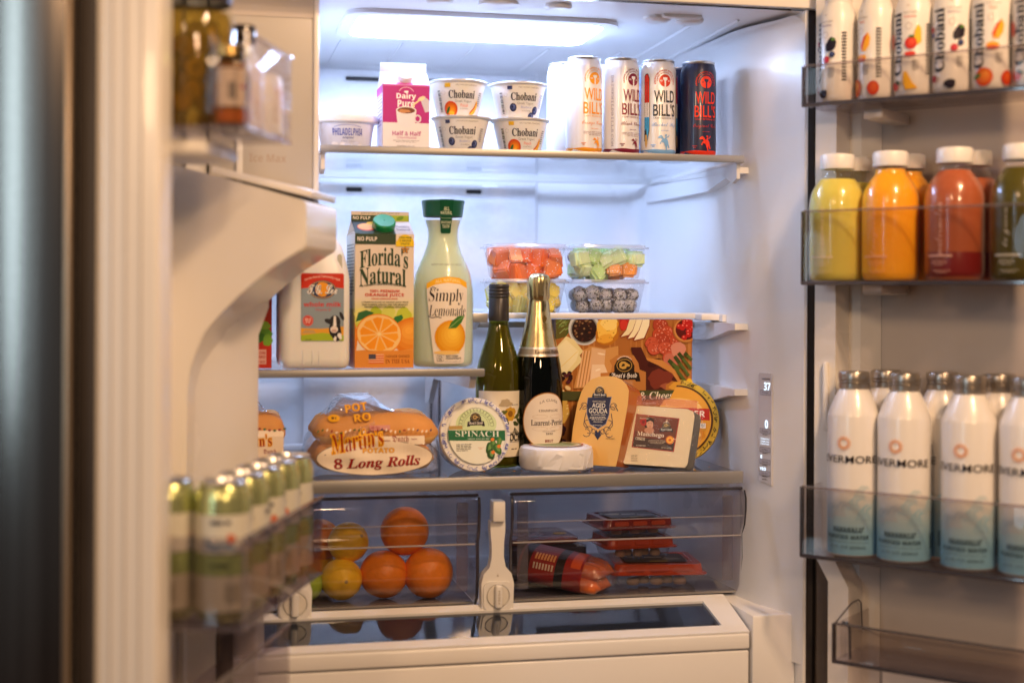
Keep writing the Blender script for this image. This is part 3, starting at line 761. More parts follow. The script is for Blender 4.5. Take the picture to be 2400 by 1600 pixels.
ZTOP = .2195 + .0003
CUP = mat('white_cup_plastic', (.84, .84, .83), rough=.38, sss=.15, sscale=.01)
FOILLID = mat('white_foil_lid', (.82, .82, .84), rough=.35, metal=.3, bump=.6, bscale=45, bdist=.003)
ALU = mat('can_aluminium', (.80, .79, .78), rough=.28, metal=1.0)
def yogurt(x, y, z, rz, flavor, label, tilt=0):
    t = empty('yogurt_cup', (x, y, z), rz, label, 'yogurt cup', 'yogurt cups stacked in pairs'); t.scale = (.925, .925, .972)
    pr = [(.0335, 0), (.0345, .0015), (.0455, .0475), (.0462, .0515), (.0495, .0525), (.0503, .0535), (.0503, .0545)]
    G().lathe(pr, 48, cap1=True).obj('cup', CUP, t)
    G().lathe([(.0500, .0547), (.0512, .0550), (.0505, .0556), (.030, .0562), (.001, .0564)], 48, cap0=False, cap1=False, wob=lambda a, z: 1 + (.012 * sin(9 * a) + .012 * sin(5 * a + 1)) * (z < .0553)).obj('foil_lid', FOILLID, t)
    k = Ink(lath(pr, .041), .004, vstep=.012)
    k.text('Chobani', .001, .0325, .045, .0125, '#252c40', 'serif', off=.008)
    k.text('Greek Yogurt', .004, .0215, .030, .0050, '#8c8c90')
    if flavor == 'peach':
        k.text('Peach', .006, .0155, .014, .0045, '#e98a78')
        k.ball(-.019, .0095, .0125, .0125, '#cf4712', '#f7a21c', ox=.2, oy=-.1); k.ell(-.024, .008, .0022, .0065, '#2e6a2c', -30); k.ell(-.0175, .003, .005, .004, '#ffc53a')
        k.poly([(.030, .024), (.0255, .013), (.0185, .006), (.0165, .0018), (.022, .0012), (.029, .004), (.033, .012), (.0335, .020)], '#f6b83a'); k.poly([(.030, .024), (.0255, .013), (.0185, .006), (.0165, .0018), (.0215, .0058), (.0275, .012)], '#c23c18')
        k.rect(-.026, -.0175, .0435, .0495, '#e3b62c')
    else:
        k.text('Blueberry', .006, .0155, .020, .0045, '#a6aede')
        for bx, by, br in ((-.0185, .0155, .0062), (.0245, .0115, .0062), (.0165, .0015, .0065)):
            k.ball(bx, by, br, br * 1.05, '#232a58', '#6f7fb4', rings=4); k.ell(bx - .001, by + .001, br * .28, br * .3, '#1c2148')
        k.rect(-.026, -.0185, .0435, .0490, '#3a4470')
    k.text('on the Bottom', .006, .0105, .016, .0022, '#8c8c90')
    k.text('ONLY NATURAL INGREDIENTS', .008, .0468, .034, .0020, '#8c8c90')
    for i in range(14): k.rect(-.0405, -.0355, .006 + i * .0024, .0068 + i * .0024 + (.0006 if i % 3 else 0), '#3a3a3c')
    k.greek(.0345, .026, .007, .022, 7, '#9a9a9c', 3); k.ring(-.0295, .035, .0030, .0030, .0003, '#a8a8aa', 14)
    k.obj('label', GLOSSY, t)
    return t
yogurt(.4080, 2.212, ZTOP, -.15, 'blue', 'blueberry yogurt cup under the peach one, beside the magenta carton')
yogurt(.4020, 2.212, ZTOP + .0551, -.02, 'peach', 'peach yogurt cup on top of a blueberry one, beside the magenta carton')
yogurt(.5030, 2.216, ZTOP, -.02, 'peach', 'peach yogurt cup under a blueberry one, nearest the tall cans')
yogurt(.4990, 2.214, ZTOP + .0551, .02, 'blue', 'blueberry yogurt cup on top of a peach one, nearest the tall cans')

# cream cheese tub
t = empty('cream_cheese_tub', (.2285, 2.215, ZTOP), 0, 'pale oval cream cheese tub with a white lid beside the magenta carton', 'cheese tub')
def ov(r, z, kx=1.0, ky=.72, n=48): return [Vector((r * kx * cos(2 * pi * i / n), r * ky * sin(2 * pi * i / n), z)) for i in range(n)]
G().loft([ov(.036, 0), ov(.038, .002), ov(.0445, .046), ov(.0450, .050)]).obj('tub', mat('silvery_tub', (.74, .77, .86), rough=.3, vary=.05, bscale=60), t)
G().loft([ov(.0475, .040), ov(.0500, .042), ov(.0505, .0475), ov(.0480, .0530), ov(.040, .0562), ov(.020, .0575), ov(.001, .0578)]).obj('lid', CUP, t)
kf = lambda u, v, h: ((.038 + v * .155 + h) * sin(u / .041), -(.038 + v * .155 + h) * .72 * cos(u / .041), v)
k = Ink(kf, .004)
k.text('PHILADELPHIA', .000, .0255, .046, .0105, '#3a50b4', 'bold', off=-.01); k.line([(-.020, .033), (-.010, .0355), (0, .0362), (.010, .0355), (.020, .033)], .0006, '#6f80cc')
k.text('original', .001, .0165, .017, .0038, '#5566a8', 'boldit'); k.text('cream cheese', .001, .0115, .023, .0024, '#9aa0b8')
for i in range(9): k.ell(-.028 + i * .007, .005 + .003 * sin(i * 2.3), .0055, .0032, '#f4f5fa' if i % 2 else '#d5daea', seed=i, wob=.08)
k.obj('label', GLOSSY, t)

# gable top cartons
def carton(name, x, y, z, rz, w_, d_, hb, hs_, hf, label, cat, side):
    t = empty(name, (x, y, z), rz, label, cat)
    a, b = w_ / 2, d_ / 2
    g = G()
    g.add([(-a, -b, 0), (a, -b, 0), (a, b, 0), (-a, b, 0), (-a, -b, hb), (a, -b, hb), (a, b, hb), (-a, b, hb)], [(0, 1, 5, 4), (1, 2, 6, 5), (2, 3, 7, 6), (3, 0, 4, 7), (3, 2, 1, 0)])
    zt2 = hb + hs_
    g.add([(-a, -b, hb), (a, -b, hb), (a, -.0015, zt2), (-a, -.0015, zt2)], [(0, 1, 2, 3)]); g.add([(-a, b, hb), (a, b, hb), (a, .0015, zt2), (-a, .0015, zt2)], [(3, 2, 1, 0)])
    for sx in (-a, a):   # tucked gable triangles
        g.add([(sx, -b, hb), (sx, b, hb), (sx * .62, 0, zt2 - .004), (sx, -.0015, zt2), (sx, .0015, zt2)], [(0, 1, 2), (0, 2, 3), (1, 4, 2)])
    g.obj('board', side, t, smooth=0)
    G().box(-a, a, -.0014, .0014, zt2 - .0004, zt2 + hf, .0006).obj('top_fin', side, t)
    return t
cw = mat('carton_board', (.80, .79, .78), rough=.4, coat=.2)
t = carton('cream_carton', .3150, 2.203, ZTOP, 0, .0715, .070, .0975, .0225, .0150, 'magenta and white cream carton with a white pour cap, on the top shelf', 'carton', cw)
k = Ink(lambda u, v, h: (u, -.035 - h, v))
MG = '#b8127f'
k.rect(-.0357, .0357, 0, .0975, '#eeecee'); k.rect(-.0357, .0357, .0395, .0945, MG); k.grad(-.0357, .0357, .0945, .0975, [(0, MG), (1, '#e58ccb')], 5)
k.text('Dairy', 0, .0790, .0300, .0112, '#ffffff', 'bold', off=.012); k.text('Pure', 0, .0685, .0265, .0110, '#ffffff', 'bold', off=.012)
k.ring(0, .084, .0115, .0095, .0008, '#f4d6ea', 16, 20, 160); k.ell(.0, .0865, .0035, .0017, '#ffffff', wob=.08)
k.poly([(.0205, .078), (.0272, .0805), (.0357, .074), (.0357, .0575), (.029, .056)], '#d4cfe0'); k.ell(.0235, .0770, .0060, .0030, '#f1e6b8', 25)
k.line([(.021, .075), (.012, .068), (.008, .054)], .0024, '#f3dfa6')
k.ell(0, .0585, .0155, .0060, '#f4f2f4'); k.poly([(-.0155, .058), (.0155, .058), (.0135, .040), (.007, .0325), (-.007, .0325), (-.0135, .040)], '#eceaee')
k.ring(.0175, .046, .0045, .0052, .0022, '#e2dfe6', 14); k.ell(0, .0583, .0135, .0047, '#6d3415'); k.ell(-.003, .0572, .0090, .0028, '#c98a54', wob=.1, seed=3)
k.text('Half & Half', .001, .0235, .044, .0070, '#b3248c', 'bold'); k.text('ULTRA-PASTEURIZED', .001, .0168, .030, .0026, '#b3248c'); k.greek(.0, .0115, .042, .0042, 2, '#8c8c92', 5, fill=.35)
k.text('ONE PINT (473 mL)', 0, .0040, .027, .0028, '#55555c')
k.obj('front_print', GLOSSY, t)
k = Ink(lambda u, v, h: (-.0358 - h, -u, v)); k.rect(-.035, .035, 0, .0975, '#e9dcee'); k.rect(-.035, .035, .085, .0975, MG)
k.greek(.0, .06, .058, .05, 9, '#8f5aa6', 6, fill=.4); k.obj('side_print', GLOSSY, t)
sl2 = lambda hb, hs_, b: (lambda u, v, h: (u, -b + (b - .0015) * v / hs_ - h * .65, hb + v + h * .75))
k = Ink(sl2(.0975, .0225, .035)); k.rect(-.0357, .0357, 0, .0225, '#f2eef4'); k.grad(-.0357, .0357, 0, .016, [(0, '#c2188e'), (.7, '#f0d8ec'), (1, '#f4eef6')], 8); k.obj('gable_print', GLOSSY, t)
cp_ = G().lathe([(.0155, 0), (.0155, .003), (.0125, .0032), (.0125, .011), (.0115, .0125), (.001, .0126)], 32, cap0=False, cap1=False, M=Matrix.Translation((0, -.0205, .1070)) @ Matrix.Rotation(radians(48), 4, 'X')).obj('pour_cap', CUP, t)

# tall slim cans
CANP = [(.0235, 0), (.0262, .0022), (.0284, .0085), (.0287, .012), (.0287, .1375), (.0281, .1405), (.0262, .1475), (.0256, .1500)]
def can(x, y, z, rz, col, ink, kind, label, group='tall slim soda cans on the top shelf', front=True):
    t = empty('soda_can', (x, y, z), rz, label, 'soda can', group)
    body = mat('can_paint_' + {'#ececef': 'white', '#23294a': 'navy'}.get(col, 'blue'), hx(col), rough=.32, metal=.15, coat=.3)
    G().lathe(CANP, 56, cap1=False).obj('body', body, t, smooth=50)
    G().lathe([(.0257, .1500), (.0266, .1515), (.0267, .1535), (.0258, .1542), (.0250, .1530), (.0243, .1500), (.0235, .1490), (.001, .1492)], 56, cap0=False, cap1=False).obj('lid', ALU, t)
    if not front: 
        Ink(cyl(.0287), .003).rect(-.05, .05, .006, .0125, ink).obj('base_band', CANINK, t); return t
    k = Ink(lath(CANP, .0287), .003, vstep=.01)
    pts = [(-.0900, .0015), (.0900, .0015)] + [(.0900 - i * .009, .0105 + .0006 * sin(i * 1.7)) for i in range(21)]
    ring_ink = ink; ink = '#7fb4ea' if kind == 'rocket' else ink
    k.poly(pts, ink); ink2 = ink; ink = ring_ink
    k.ell(0, .1195, .0098, .0098, ink, n=26); bg = col
    k.rect(-.0036, .0036, .1215, .1245, bg); k.poly([(-.0036, .1215), (.0036, .1215), (.0012, .1190), (.0012, .1090), (-.0012, .1090), (-.0012, .1190)], bg)
    k.text('NO', -.0062, .1192, .0035, .0024, bg, 'bold'); k.text('27', .0062, .1192, .0035, .0024, bg, 'bold')
    k.textc('PREMIUM SMALL BATCH SODA', 0, .1195, .0165, 90, 220, .0024, ink); k.textc('CANE SUGAR CRAFT', 0, .1195, .0128, 90, 190, .0017, ink)
    k.text('WILD', 0, .0945, .0350, .0190, '#2a2d34' if kind == 'rocket' else ink, 'plain', off=.010); k.text("BILL'S", 0, .0730, .0380, .0195, '#2a2d34' if kind == 'rocket' else ink, 'plain', off=.010)
    k.text('CRAFT BEVERAGE CO', 0, .0602, .0370, .0024, '#55555c' if kind == 'rocket' else ink)
    nm = {'orange': 'Orange Cream', 'cherry': 'Black Cherry', 'rocket': 'Rocket Pop', 'cola': 'Original Cola'}[kind]
    c2 = {'orange': '#e59a6a', 'cherry': '#7d3448', 'rocket': '#8fb4e8', 'cola': '#b32a2c'}[kind]
    k.text(nm, 0, .0490, .042, .0082, c2, 'script'); k.greek(0, .0405, .026, .0016, 1, c2, 4)
    if kind in ('orange', 'cherry'): k.greek(0, .0330, .042, .0075, 3, '#a0888c', 8, fill=.3)
    ink = ink2
    def horse(cx, cy, s):
        k.poly([(cx + s * a, cy + s * b) for a, b in ((-.9, .65), (-.75, .85), (-.5, 1.0), (-.30, .82), (-.15, .55), (.0, .60), (.05, .82), (.15, .82), (.18, .55), (.35, .35), (.45, -.1), (.6, -.55), (.42, -.6), (.30, -.2), (.22, -.55), (.28, -1), (.1, -1), (.08, -.6), (-.05, -.2), (-.15, .05), (-.45, .15), (-.55, -.15), (-.68, -.05), (-.5, .3), (-.35, .45), (-.5, .62), (-.75, .58))], ink)
        k.ell(cx + s * .1, cy + s * .97, s * .13, s * .12, ink); k.line([(cx + s * .1, cy + s * .7), (cx + s * .42, cy + s * .78), (cx + s * .52, cy + s * 1.02)], s * .1, ink)
    if kind in ('rocket', 'cola'): horse(.0, .0205, .0130)
    else: horse(.004, .0175, .0090)
    k.greek(-.0185, .0165, .008, .005, 2, c2, 2)
    if kind == 'rocket':
        for sx in (-1, 1):
            x0 = -.0335 if sx < 0 else .0255
            k.poly([(x0 - .0006, .024), (x0 - .0006, .127), (x0 + .002, .131), (x0 + .006, .131), (x0 + .0086, .124), (x0 + .0086, .040), (x0 + .005, .024)], '#22242c')
            k.poly([(x0, .085), (x0, .126), (x0 + .003, .130), (x0 + .006, .129), (x0 + .008, .122), (x0 + .008, .085)], '#d8321e'); k.rect(x0, x0 + .008, .062, .085, '#f2f2f6'); k.poly([(x0, .062), (x0 + .008, .062), (x0 + .008, .042), (x0 + .005, .026), (x0 + .003, .045), (x0, .040)], '#3aa6e4')
            for dx in (.0026, .0052): k.line([(x0 + dx, .045), (x0 + dx, .118)], .0005, '#22242c')
            k.poly([(x0 + .001, .020), (x0 + .001, .034), (x0 + .005, .034), (x0 + .005, .020), (x0 + .003, .012)], '#c7a05a')
    if kind == 'cherry':
        k.text('DRINKWILDBILLS.COM', -.0345, .070, .112, .0038, '#8a8aa0', 'mono', rot=-90)
    k.obj('label', CANINK, t)
    return t
W_, NV = '#ececef', '#23294a'
can(.6045, 2.205, ZTOP, radians(21), W_, '#f2a01e', 'orange', 'tall white soda can with orange lettering and an orange band, front row')
can(.6655, 2.203, ZTOP, radians(24), W_, '#7d1836', 'cherry', 'tall white soda can with dark cherry lettering, front row')
can(.7265, 2.203, ZTOP, radians(5), W_, '#c8391f', 'rocket', 'tall white soda can with an ice pop drawing and black lettering')
can(.7945, 2.203, ZTOP, radians(7), NV, '#e4371c', 'cola', 'tall navy soda can with red lettering, nearest the right wall')
can(.590, 2.272, ZTOP, 1.9, W_, '#f2a01e', 'orange', 'plain white soda can showing its back, behind the orange lettered can', front=False)
can(.6560, 2.276, ZTOP, 1.9, W_, '#7d1836', 'cherry', 'white soda can hidden behind the cherry lettered can', front=False)
can(.7230, 2.272, ZTOP, 1.9, '#7fb4e8', '#3a78c8', 'rocket', 'soda can standing behind the ice pop can', front=False)
can(.7800, 2.276, ZTOP, 1.9, NV, '#e4371c', 'cola', 'navy soda can standing behind the red lettered navy can', front=False)
# ------------------------------------------------------------------ milk, juice, lemonade, red carton on the half shelf
ZM = -.1145 + .0020
def rsq(a, b, r, z, n=7, cx=0, cy=0): return [Vector((x + cx, y + cy, z)) for x, y in rrect(-a, a, -b, b, min(r, a * .999, b * .999), n)]
t = empty('milk_jug', (.1795, 2.222, ZM), 0, 'white plastic milk jug with a red cap and a cow on its label', 'milk jug')
MILK = mat('milky_plastic', (.88, .88, .86), rough=.38, sss=.3, sscale=.02, bump=.08, bscale=25)
rings = [rsq(.046, .046, .012, 0), rsq(.0515, .0515, .016, .004), rsq(.053, .053, .018, .015), rsq(.053, .053, .018, .115), rsq(.053, .053, .020, .135), rsq(.051, .051, .024, .150), rsq(.0475, .046, .026, .166), rsq(.0425, .038, .028, .184, cx=.001), rsq(.034, .029, .026, .199), rsq(.022, .021, .020, .209), rsq(.0175, .0175, .0172, .213), rsq(.0175, .0175, .0172, .220)]
jb = G().loft(rings).obj('jug', MILK, t, smooth=60)
G().prism([(x, z) for x, z in rrect(.0335, .0405, .128, .172, .0033, 4)], -.0500, -.0440, lambda x, z, a: (x, a - max(0, z - .15) * -.35, z)).obj('handle_gap_shade', mat('milk_shadow_plastic', (.42, .42, .34), rough=.5), t)  # dark solid capsule painting the shade inside the handle hole
G().lathe([(.0185, .212), (.0192, .2135), (.0192, .2250), (.0182, .2270), (.001, .2273)], 40, cap0=False, cap1=False, wob=lambda a, z: 1 + .012 * (sin(40 * a) > 0) * (z < .225)).obj('cap', mat('red_cap', hx('#c01a22'), rough=.35), t)
for xx in (-.018, -.004, .006): G().box(xx - .0012, xx + .0012, -.0537, -.0528, .006, .028, .0004).obj('moulded_rib', MILK, t)
k = Ink(lambda u, v, h: (u, -.0530 - h, v))
x0, x1, y0, y1 = -.0215, .0425, .0410, .1430; w_ = x1 - x0; cxm = (x0 + x1) / 2
k.rr(x0, x1, y0, y1, .003, '#8fa0ae'); k.poly([(x0, .1200), (cxm, .1235), (x1, .1205), (x1, .1410), (x1 - .002, y1), (x0 + .002, y1), (x0, .1410)], '#cf3420')
k.text('Florida Owned. Community Loyal.', cxm, .1325, .053, .0042, '#f6d9c8', 'bold', arc=.0055)
k.ell(cxm, .1185, .0205, .0140, '#2c3f66'); k.ell(cxm, .1190, .0110, .0110, '#f0a228'); k.ring(cxm, .1185, .0190, .0125, .0008, '#e7b75a', 24)
k.text('T.G. Lee', cxm, .1185, .046, .0150, '#20304e', 'script', off=.03); k.text('T.G. Lee', cxm - .0003, .1190, .045, .0140, '#f4f2ee', 'script', off=.012)
k.text('whole milk', cxm, .0965, .056, .0072, '#d0322a', 'bold', off=.01); k.text('Vitamin D', cxm + .001, .0885, .024, .0036, '#d0322a')
k.ell(x0 + .0105, .0720, .0080, .0082, '#d0322a'); k.ring(x0 + .0105, .0720, .0068, .0070, .0004, '#f4c8bc', 18); k.greek(x0 + .0105, .0720, .009, .008, 4, '#f6ded6', 5)
k.poly([(x0, .0490), (x1, .0490), (x1, .0635), (x0 + .03, .0600), (x0, .0610)], '#e8a93a'); k.poly([(x0, y0 + .001), (x1, y0 + .001), (x1, .0500), (cxm, .0540), (x0, .0500)], '#a6bf2c')
k.poly([(x0 + .001, .0530), (x0 + .006, .0580), (x0 + .019, .0580), (x0 + .023, .0530)], '#c6a46a'); k.greek(x0 + .012, .0438, .020, .0022, 1, '#4c6a20', 3)
# cow
k.ell(x1 - .0125, .0570, .0090, .0160, '#23232b', 10, wob=.05); k.ell(x1 - .022, .0710, .0072, .0036, '#2a2a32', -20); k.ell(x1 - .003, .0790, .0026, .0068, '#2a2a32', 25)
k.ell(x1 - .0135, .0700, .0085, .0100, '#2a2a32'); k.poly([(x1 - .0150, .0790), (x1 - .0120, .0790), (x1 - .0110, .0640), (x1 - .0160, .0640)], '#f1f1f1'); k.ell(x1 - .0145, .0590, .0058, .0052, '#e9e0dc'); k.ell(x1 - .0145, .0570, .0040, .0020, '#caa79c')
for dx, dy in ((-.0185, .0690), (-.0085, .0690)): k.ell(x1 + dx, dy, .0012, .0014, '#0a0a0c')
k.ell(x1 - .006, .0490, .0030, .0050, '#f1f1f1', 20, wob=.1, seed=2); k.ell(x1 - .013, .0450, .0022, .0036, '#f1f1f1', -10, wob=.1, seed=5)
k.obj('label', PAPER, t)

# orange juice carton
OJB, OJR, OJF = .2035, .0215, .0150
t = carton('juice_carton', .2835, 2.228, ZM, radians(2), .0905, .0905, OJB, OJR, OJF, 'tall orange juice carton with a green cap and half an orange on the front', 'carton', mat('juice_board', hx('#e9dccb'), rough=.42, coat=.2))
k = Ink(lambda u, v, h: (u, -.04525 - h, v)); A_ = .04515
k.rect(-A_, A_, 0, OJB, '#ebdfd0')
k.grad(-A_, A_, .062, .108, [(0, '#c5cc3a'), (.4, '#dfe07a'), (1, '#ebdfd0')], 14)
for x, y, rx, ry, c, ro in ((-.010, .078, .011, .016, '#b4c832', 30), (.006, .083, .010, .012, '#d6dc66', -20), (.030, .080, .012, .012, '#c3d040', 10), (-.034, .083, .012, .008, '#e8e48a', 0)): k.ell(x, y, rx, ry, c, ro, wob=.06, seed=int(x * 1000))
k.poly([(-.044, .070), (-.040, .084), (-.028, .088), (-.016, .084), (-.022, .078)], '#2f6a38'); k.poly([(.010, .068), (.016, .078), (.027, .081), (.029, .076), (.022, .066)], '#2f7a3a')
k.clipbox = (-A_, A_, 0, OJB)
k.ball(.0450, .048, .0345, .0290, '#e0801a', '#f7b246', ox=-.2, oy=.3, rings=5); k.ball(-.0520, .045, .0110, .0300, '#e0801a', '#f7a63a', rings=3)
k.ell(-.0080, .0515, .0355, .0305, '#e98a14', -12, n=36); k.ell(-.0080, .0515, .0338, .0289, '#f9cf86', -12, n=36)
for i in range(10):
    a = radians(36 * i - 12); ca, sa = cos(a), sin(a)
    pp = []
    for r_, da in ((.10, 0), (.55, -.26), (.86, -.27), (.92, 0), (.86, .27), (.55, .26)):
        aa = a + da * (1 if r_ > .2 else 0); pp.append((-.0080 + .0330 * r_ * cos(aa), .0515 + .0282 * r_ * sin(aa)))
    k.poly(pp, '#f39a1c' if i % 2 else '#f5a52a')
k.ell(-.0080, .0515, .0028, .0022, '#fbe0a8')
k.rect(-A_, A_, 0, .0265, '#e0923c'); k.poly([(-A_, .0265), (A_, .0265), (A_, .0300), (.02, .0255), (-.01, .0250), (-.03, .0275)], '#e49a44')
k.rect(-.0240, -.0010, .0065, .0210, '#d9642e')
for i in range(4): k.rect(-.0240, -.0010, .0085 + i * .0036, .0100 + i * .0036, '#eec29a')
k.rect(-.0240, -.0130, .0135, .0210, '#4a4a5c')
k.text('FARMER OWNED', .0205, .0175, .0365, .0042, '#9c5a1e', 'bold'); k.text('IN THE USA', .0205, .0100, .0375, .0066, '#9c4a18', 'serif')
k.clipbox = None
# brand words: hand-lettered look with a gentle arch
k.text("Florida's", -.0010, .1640, .0740, .0280, '#2e4a32', 'serif', off=.004, arc=.0060); k.text('Natural', -.0030, .1360, .0710, .0265, '#2e4a32', 'serif', off=.004, arc=.0050)
for i in range(5): a = radians(90 + 72 * i); k.ell(.0315 + .0035 * cos(a), .1800 + .0035 * sin(a), .0030, .0017, '#2e4a32', 90 + 72 * i); k.ell(.0315 + .0034 * cos(a), .1800 + .0034 * sin(a), .0022, .0010, '#f0a040', 90 + 72 * i)
k.text("A FARMER'S COOPERATIVE SINCE 1933", -.0010, .1240, .0680, .0030, '#3c4a3a', 'bold', arc=.0035)
k.text('100% PREMIUM', .0000, .1170, .0460, .0042, '#d2452a', 'bold'); k.text('ORANGE JUICE', .0000, .1105, .0600, .0058, '#d2452a', 'bold'); k.text('FROM CONCENTRATE', 0, .1052, .0400, .0023, '#d2452a', 'bold')
for i, (s_, w2) in enumerate((('A PREMIUM BLEND OF ORANGE JUICE FROM', .072), ("OUR FLORIDA GROVES AND THE WORLD'S", .070), ('PREMIER CITRUS-GROWING REGIONS', .062))): k.text(s_, .0005, .0998 - i * .0036, w2, .0025, '#3c4230', 'bold')
k.rect(-A_, .0170, .1880, OJB, '#364a34'); k.rect(.0170, A_, .1865, OJB, '#efe3d3'); k.ell(.0315, .1865, .0140, .0165, '#f5d21e', a0=0, a1=180); k.rect(.0172, A_, .1850, .1930, '#f5d21e')
k.text('NO PULP', -.0270, .1960, .0300, .0064, '#f0e8dc', 'bold', off=.01)
for i, s_ in enumerate(('FRESH FROM', '1 GROVE', 'TASTE!')): k.text(s_, .0315, .1985 - i * .0048, (.019, .018, .015)[i], .0034, '#3c5a28', 'bold')
k.obj('front_print', GLOSSY, t)
k = Ink(sl2(OJB, OJR, .04525)); k.rect(-A_, A_, 0, OJR, '#2f3f46'); k.rect(.0170, A_, 0, OJR, '#c9c2c4'); k.rect(-A_, .0170, 0, .004, '#364a34')
k.ell(-.0250, .0110, .0140, .0062, '#d9582a'); k.ell(-.0250, .0118, .0128, .0052, '#f2a868'); k.ell(-.014, .0175, .009, .0028, '#d6a82a')
k.text("Florida's", .0310, .0125, .021, .0042, '#3a4060', 'serif'); k.text('Natural', .0310, .0075, .021, .0040, '#3a4060', 'serif'); k.obj('gable_print', GLOSSY, t)
k = Ink(lambda u, v, h: (u, -.0014 - h, v)); zf = OJB + OJR
k.rect(-A_, A_, zf, zf + OJF, '#d9cdbb'); k.rect(-A_, .0170, zf - .0005, zf + OJF * .62, '#364a34'); k.rect(.0170, A_, zf - .0005, zf + OJF * .62, '#a8be3c'); k.ell(.031, zf + .005, .006, .003, '#6f9a2a', 20)
k.text('NO PULP', -.0290, zf + .0050, .0270, .0050, '#f0e8dc', 'bold'); k.text('BEST BY SEP 20 2024 14:44 16 F', .000, zf + OJF * .82, .060, .0026, '#6a6258', 'mono'); k.obj('fin_print', GLOSSY, t)
k = Ink(lambda u, v, h: (-.04525 - h, -u, v)); k.rect(-.045, .045, 0, OJB, '#dfe0d6'); k.rect(-.045, .045, 0, .03, '#d5853a'); k.grad(-.045, .045, .03, .09, [(0, '#c3702a'), (1, '#cdd28a')], 6); k.greek(0, .15, .08, .08, 16, '#6a6f62', 3); k.obj('side_print', GLOSSY, t)
c = G().lathe([(.0170, 0), (.0175, .001), (.0175, .0135), (.0160, .0155), (.012, .0152), (.001, .0150)], 40, cap0=False, cap1=False, wob=lambda a, z: 1 + .015 * (sin(36 * a) > 0) * (z < .014), M=Matrix.Translation((.0015, -.0235, OJB + .0095)) @ Matrix.Rotation(radians(38), 4, 'X')).obj('screw_cap', mat('green_cap', hx('#0e9450'), rough=.3, coat=.3), t)

# lemonade carafe
LEMP = [(.042, 0), (.0462, .004), (.0475, .012), (.0478, .095), (.0468, .120), (.0432, .142), (.0366, .160), (.0295, .176), (.0250, .190), (.0238, .202), (.0248, .214), (.0285, .226), (.0293, .2315), (.0270, .2345)]
t = empty('lemonade_carafe', (.3805, 2.215, ZM), 0, 'clear carafe of pale lemonade with a wide green lid', 'juice bottle')
G().lathe([(r - .0012, z + .001) for r, z in LEMP[:12]], 64, wob=lambda a, z: 1 + .010 * cos(4 * a) * (z < .15)).obj('lemonade', mat('lemonade_drink', (.66, .80, .64), rough=.25, sss=.7, sscale=.04, sssr=(1, 1, .8)), t, smooth=60)
G().lathe(LEMP, 64, wob=lambda a, z: 1 + .010 * cos(4 * a) * (z < .15)).obj('carafe', clear('carafe_plastic', (.99, .995, .99), ior=1.40, rough=.05, haze=.06, refl=.7), t, smooth=60)
GC = mat('dark_green_lid', hx('#0f5a44'), rough=.32, coat=.25)
G().lathe([(.0298, .2325), (.0303, .2330), (.0328, .2530), (.0336, .2545), (.0336, .2570), (.0325, .2580), (.001, .2582)], 48, cap0=False, cap1=False, wob=lambda a, z: 1 + .02 * (sin(24 * a) > 0) * (z < .254)).obj('lid', GC, t)
k = Ink(lath(LEMP + [(.0300, .2346), (.0340, .2546), (.0345, .258)], .030), .004, h0=.0008, vstep=.008)
k.poly([(-.0095, .258), (-.0095, .208), (-.0080, .206), (.0080, .206), (.0095, .208), (.0095, .258)], '#0f5238')
for s_, y, w2, h2 in (('ALL', .2440, .008, .0056), ('NATURAL', .2375, .017, .0052), ('DELICIOUS', .2230, .0165, .0040), ('TASTE', .2165, .0125, .0056)): k.text(s_, 0, y, w2, h2, '#d9e4c8', 'bold')
k.rect(-.0080, .0080, .2290, .2296, '#a8c4a0'); k.obj('seal_strip', GLOSSY, t)
k = Ink(lath(LEMP, .0478), .004, h0=.0016, vstep=.01)
k.poly([(-.0345, .1290), (-.02, .1365), (0, .1395), (.02, .1375), (.0345, .1310), (.0270, .0085), (.0235, .0065), (-.0185, .0065), (-.0205, .0085)], '#efe6da')
k.poly([(-.0345, .1290), (-.02, .1365), (0, .1395), (.02, .1375), (.0345, .1310), (.0338, .1215), (.02, .1280), (0, .1300), (-.02, .1270), (-.0338, .1205)], '#f5b81e')
k.text('ALL NATURAL', .0010, .1310, .0420, .0048, '#fbe6a0', 'bold', arc=.0032)
k.text('Simply', -.0020, .1085, .0540, .0250, '#242026', 'serif', off=-.012, shear=.10, space=.95); k.line([(-.024, .1175), (-.027, .121), (-.023, .1235), (-.018, .121)], .0012, '#242026')
k.text('Lemonade', .0005, .0875, .0570, .0165, '#242026', 'serif', off=-.014, shear=.12); k.line([(-.030, .079), (-.024, .0765), (-.016, .0780), (-.010, .0765)], .0012, '#242026')
k.ball(.0045, .0470, .0245, .0260, '#e49a10', '#fbd04a', ox=.15, oy=.25, rings=6); k.ell(-.0010, .0235, .0200, .0030, '#efc878')
k.poly([(.000, .0600), (.0045, .0700), (.0150, .0790), (.0270, .0800), (.0210, .0690), (.0120, .0610)], '#3d7a32'); k.line([(.001, .0605), (.014, .0715), (.026, .0795)], .0009, '#9cc070')
k.rr(-.0160, -.0060, .0105, .0200, .001, '#4a4a4a'); k.rr(-.0156, -.0064, .0109, .0196, .001, '#efe6da'); k.greek(-.0110, .0152, .007, .008, 4, '#4a4a4a', 2)
k.text('NOT FROM', .0060, .0183, .018, .0026, '#3a3a3a', 'bold'); k.text('CONCENTRATE', .0085, .0148, .024, .0026, '#3a3a3a', 'bold'); k.text('52 FL OZ (1.6 QT) 1.53 L', .0085, .0095, .026, .0022, '#3a3a3a')
k.obj('label', PAPER, t)
k = Ink(lath(LEMP, .030), .004, h0=.0016, vstep=.008); k.text('BEST BY SEP 21 2024', .0, .158, .038, .0030, '#6a7468', 'mono'); k.obj('date_print', PAPER, t)

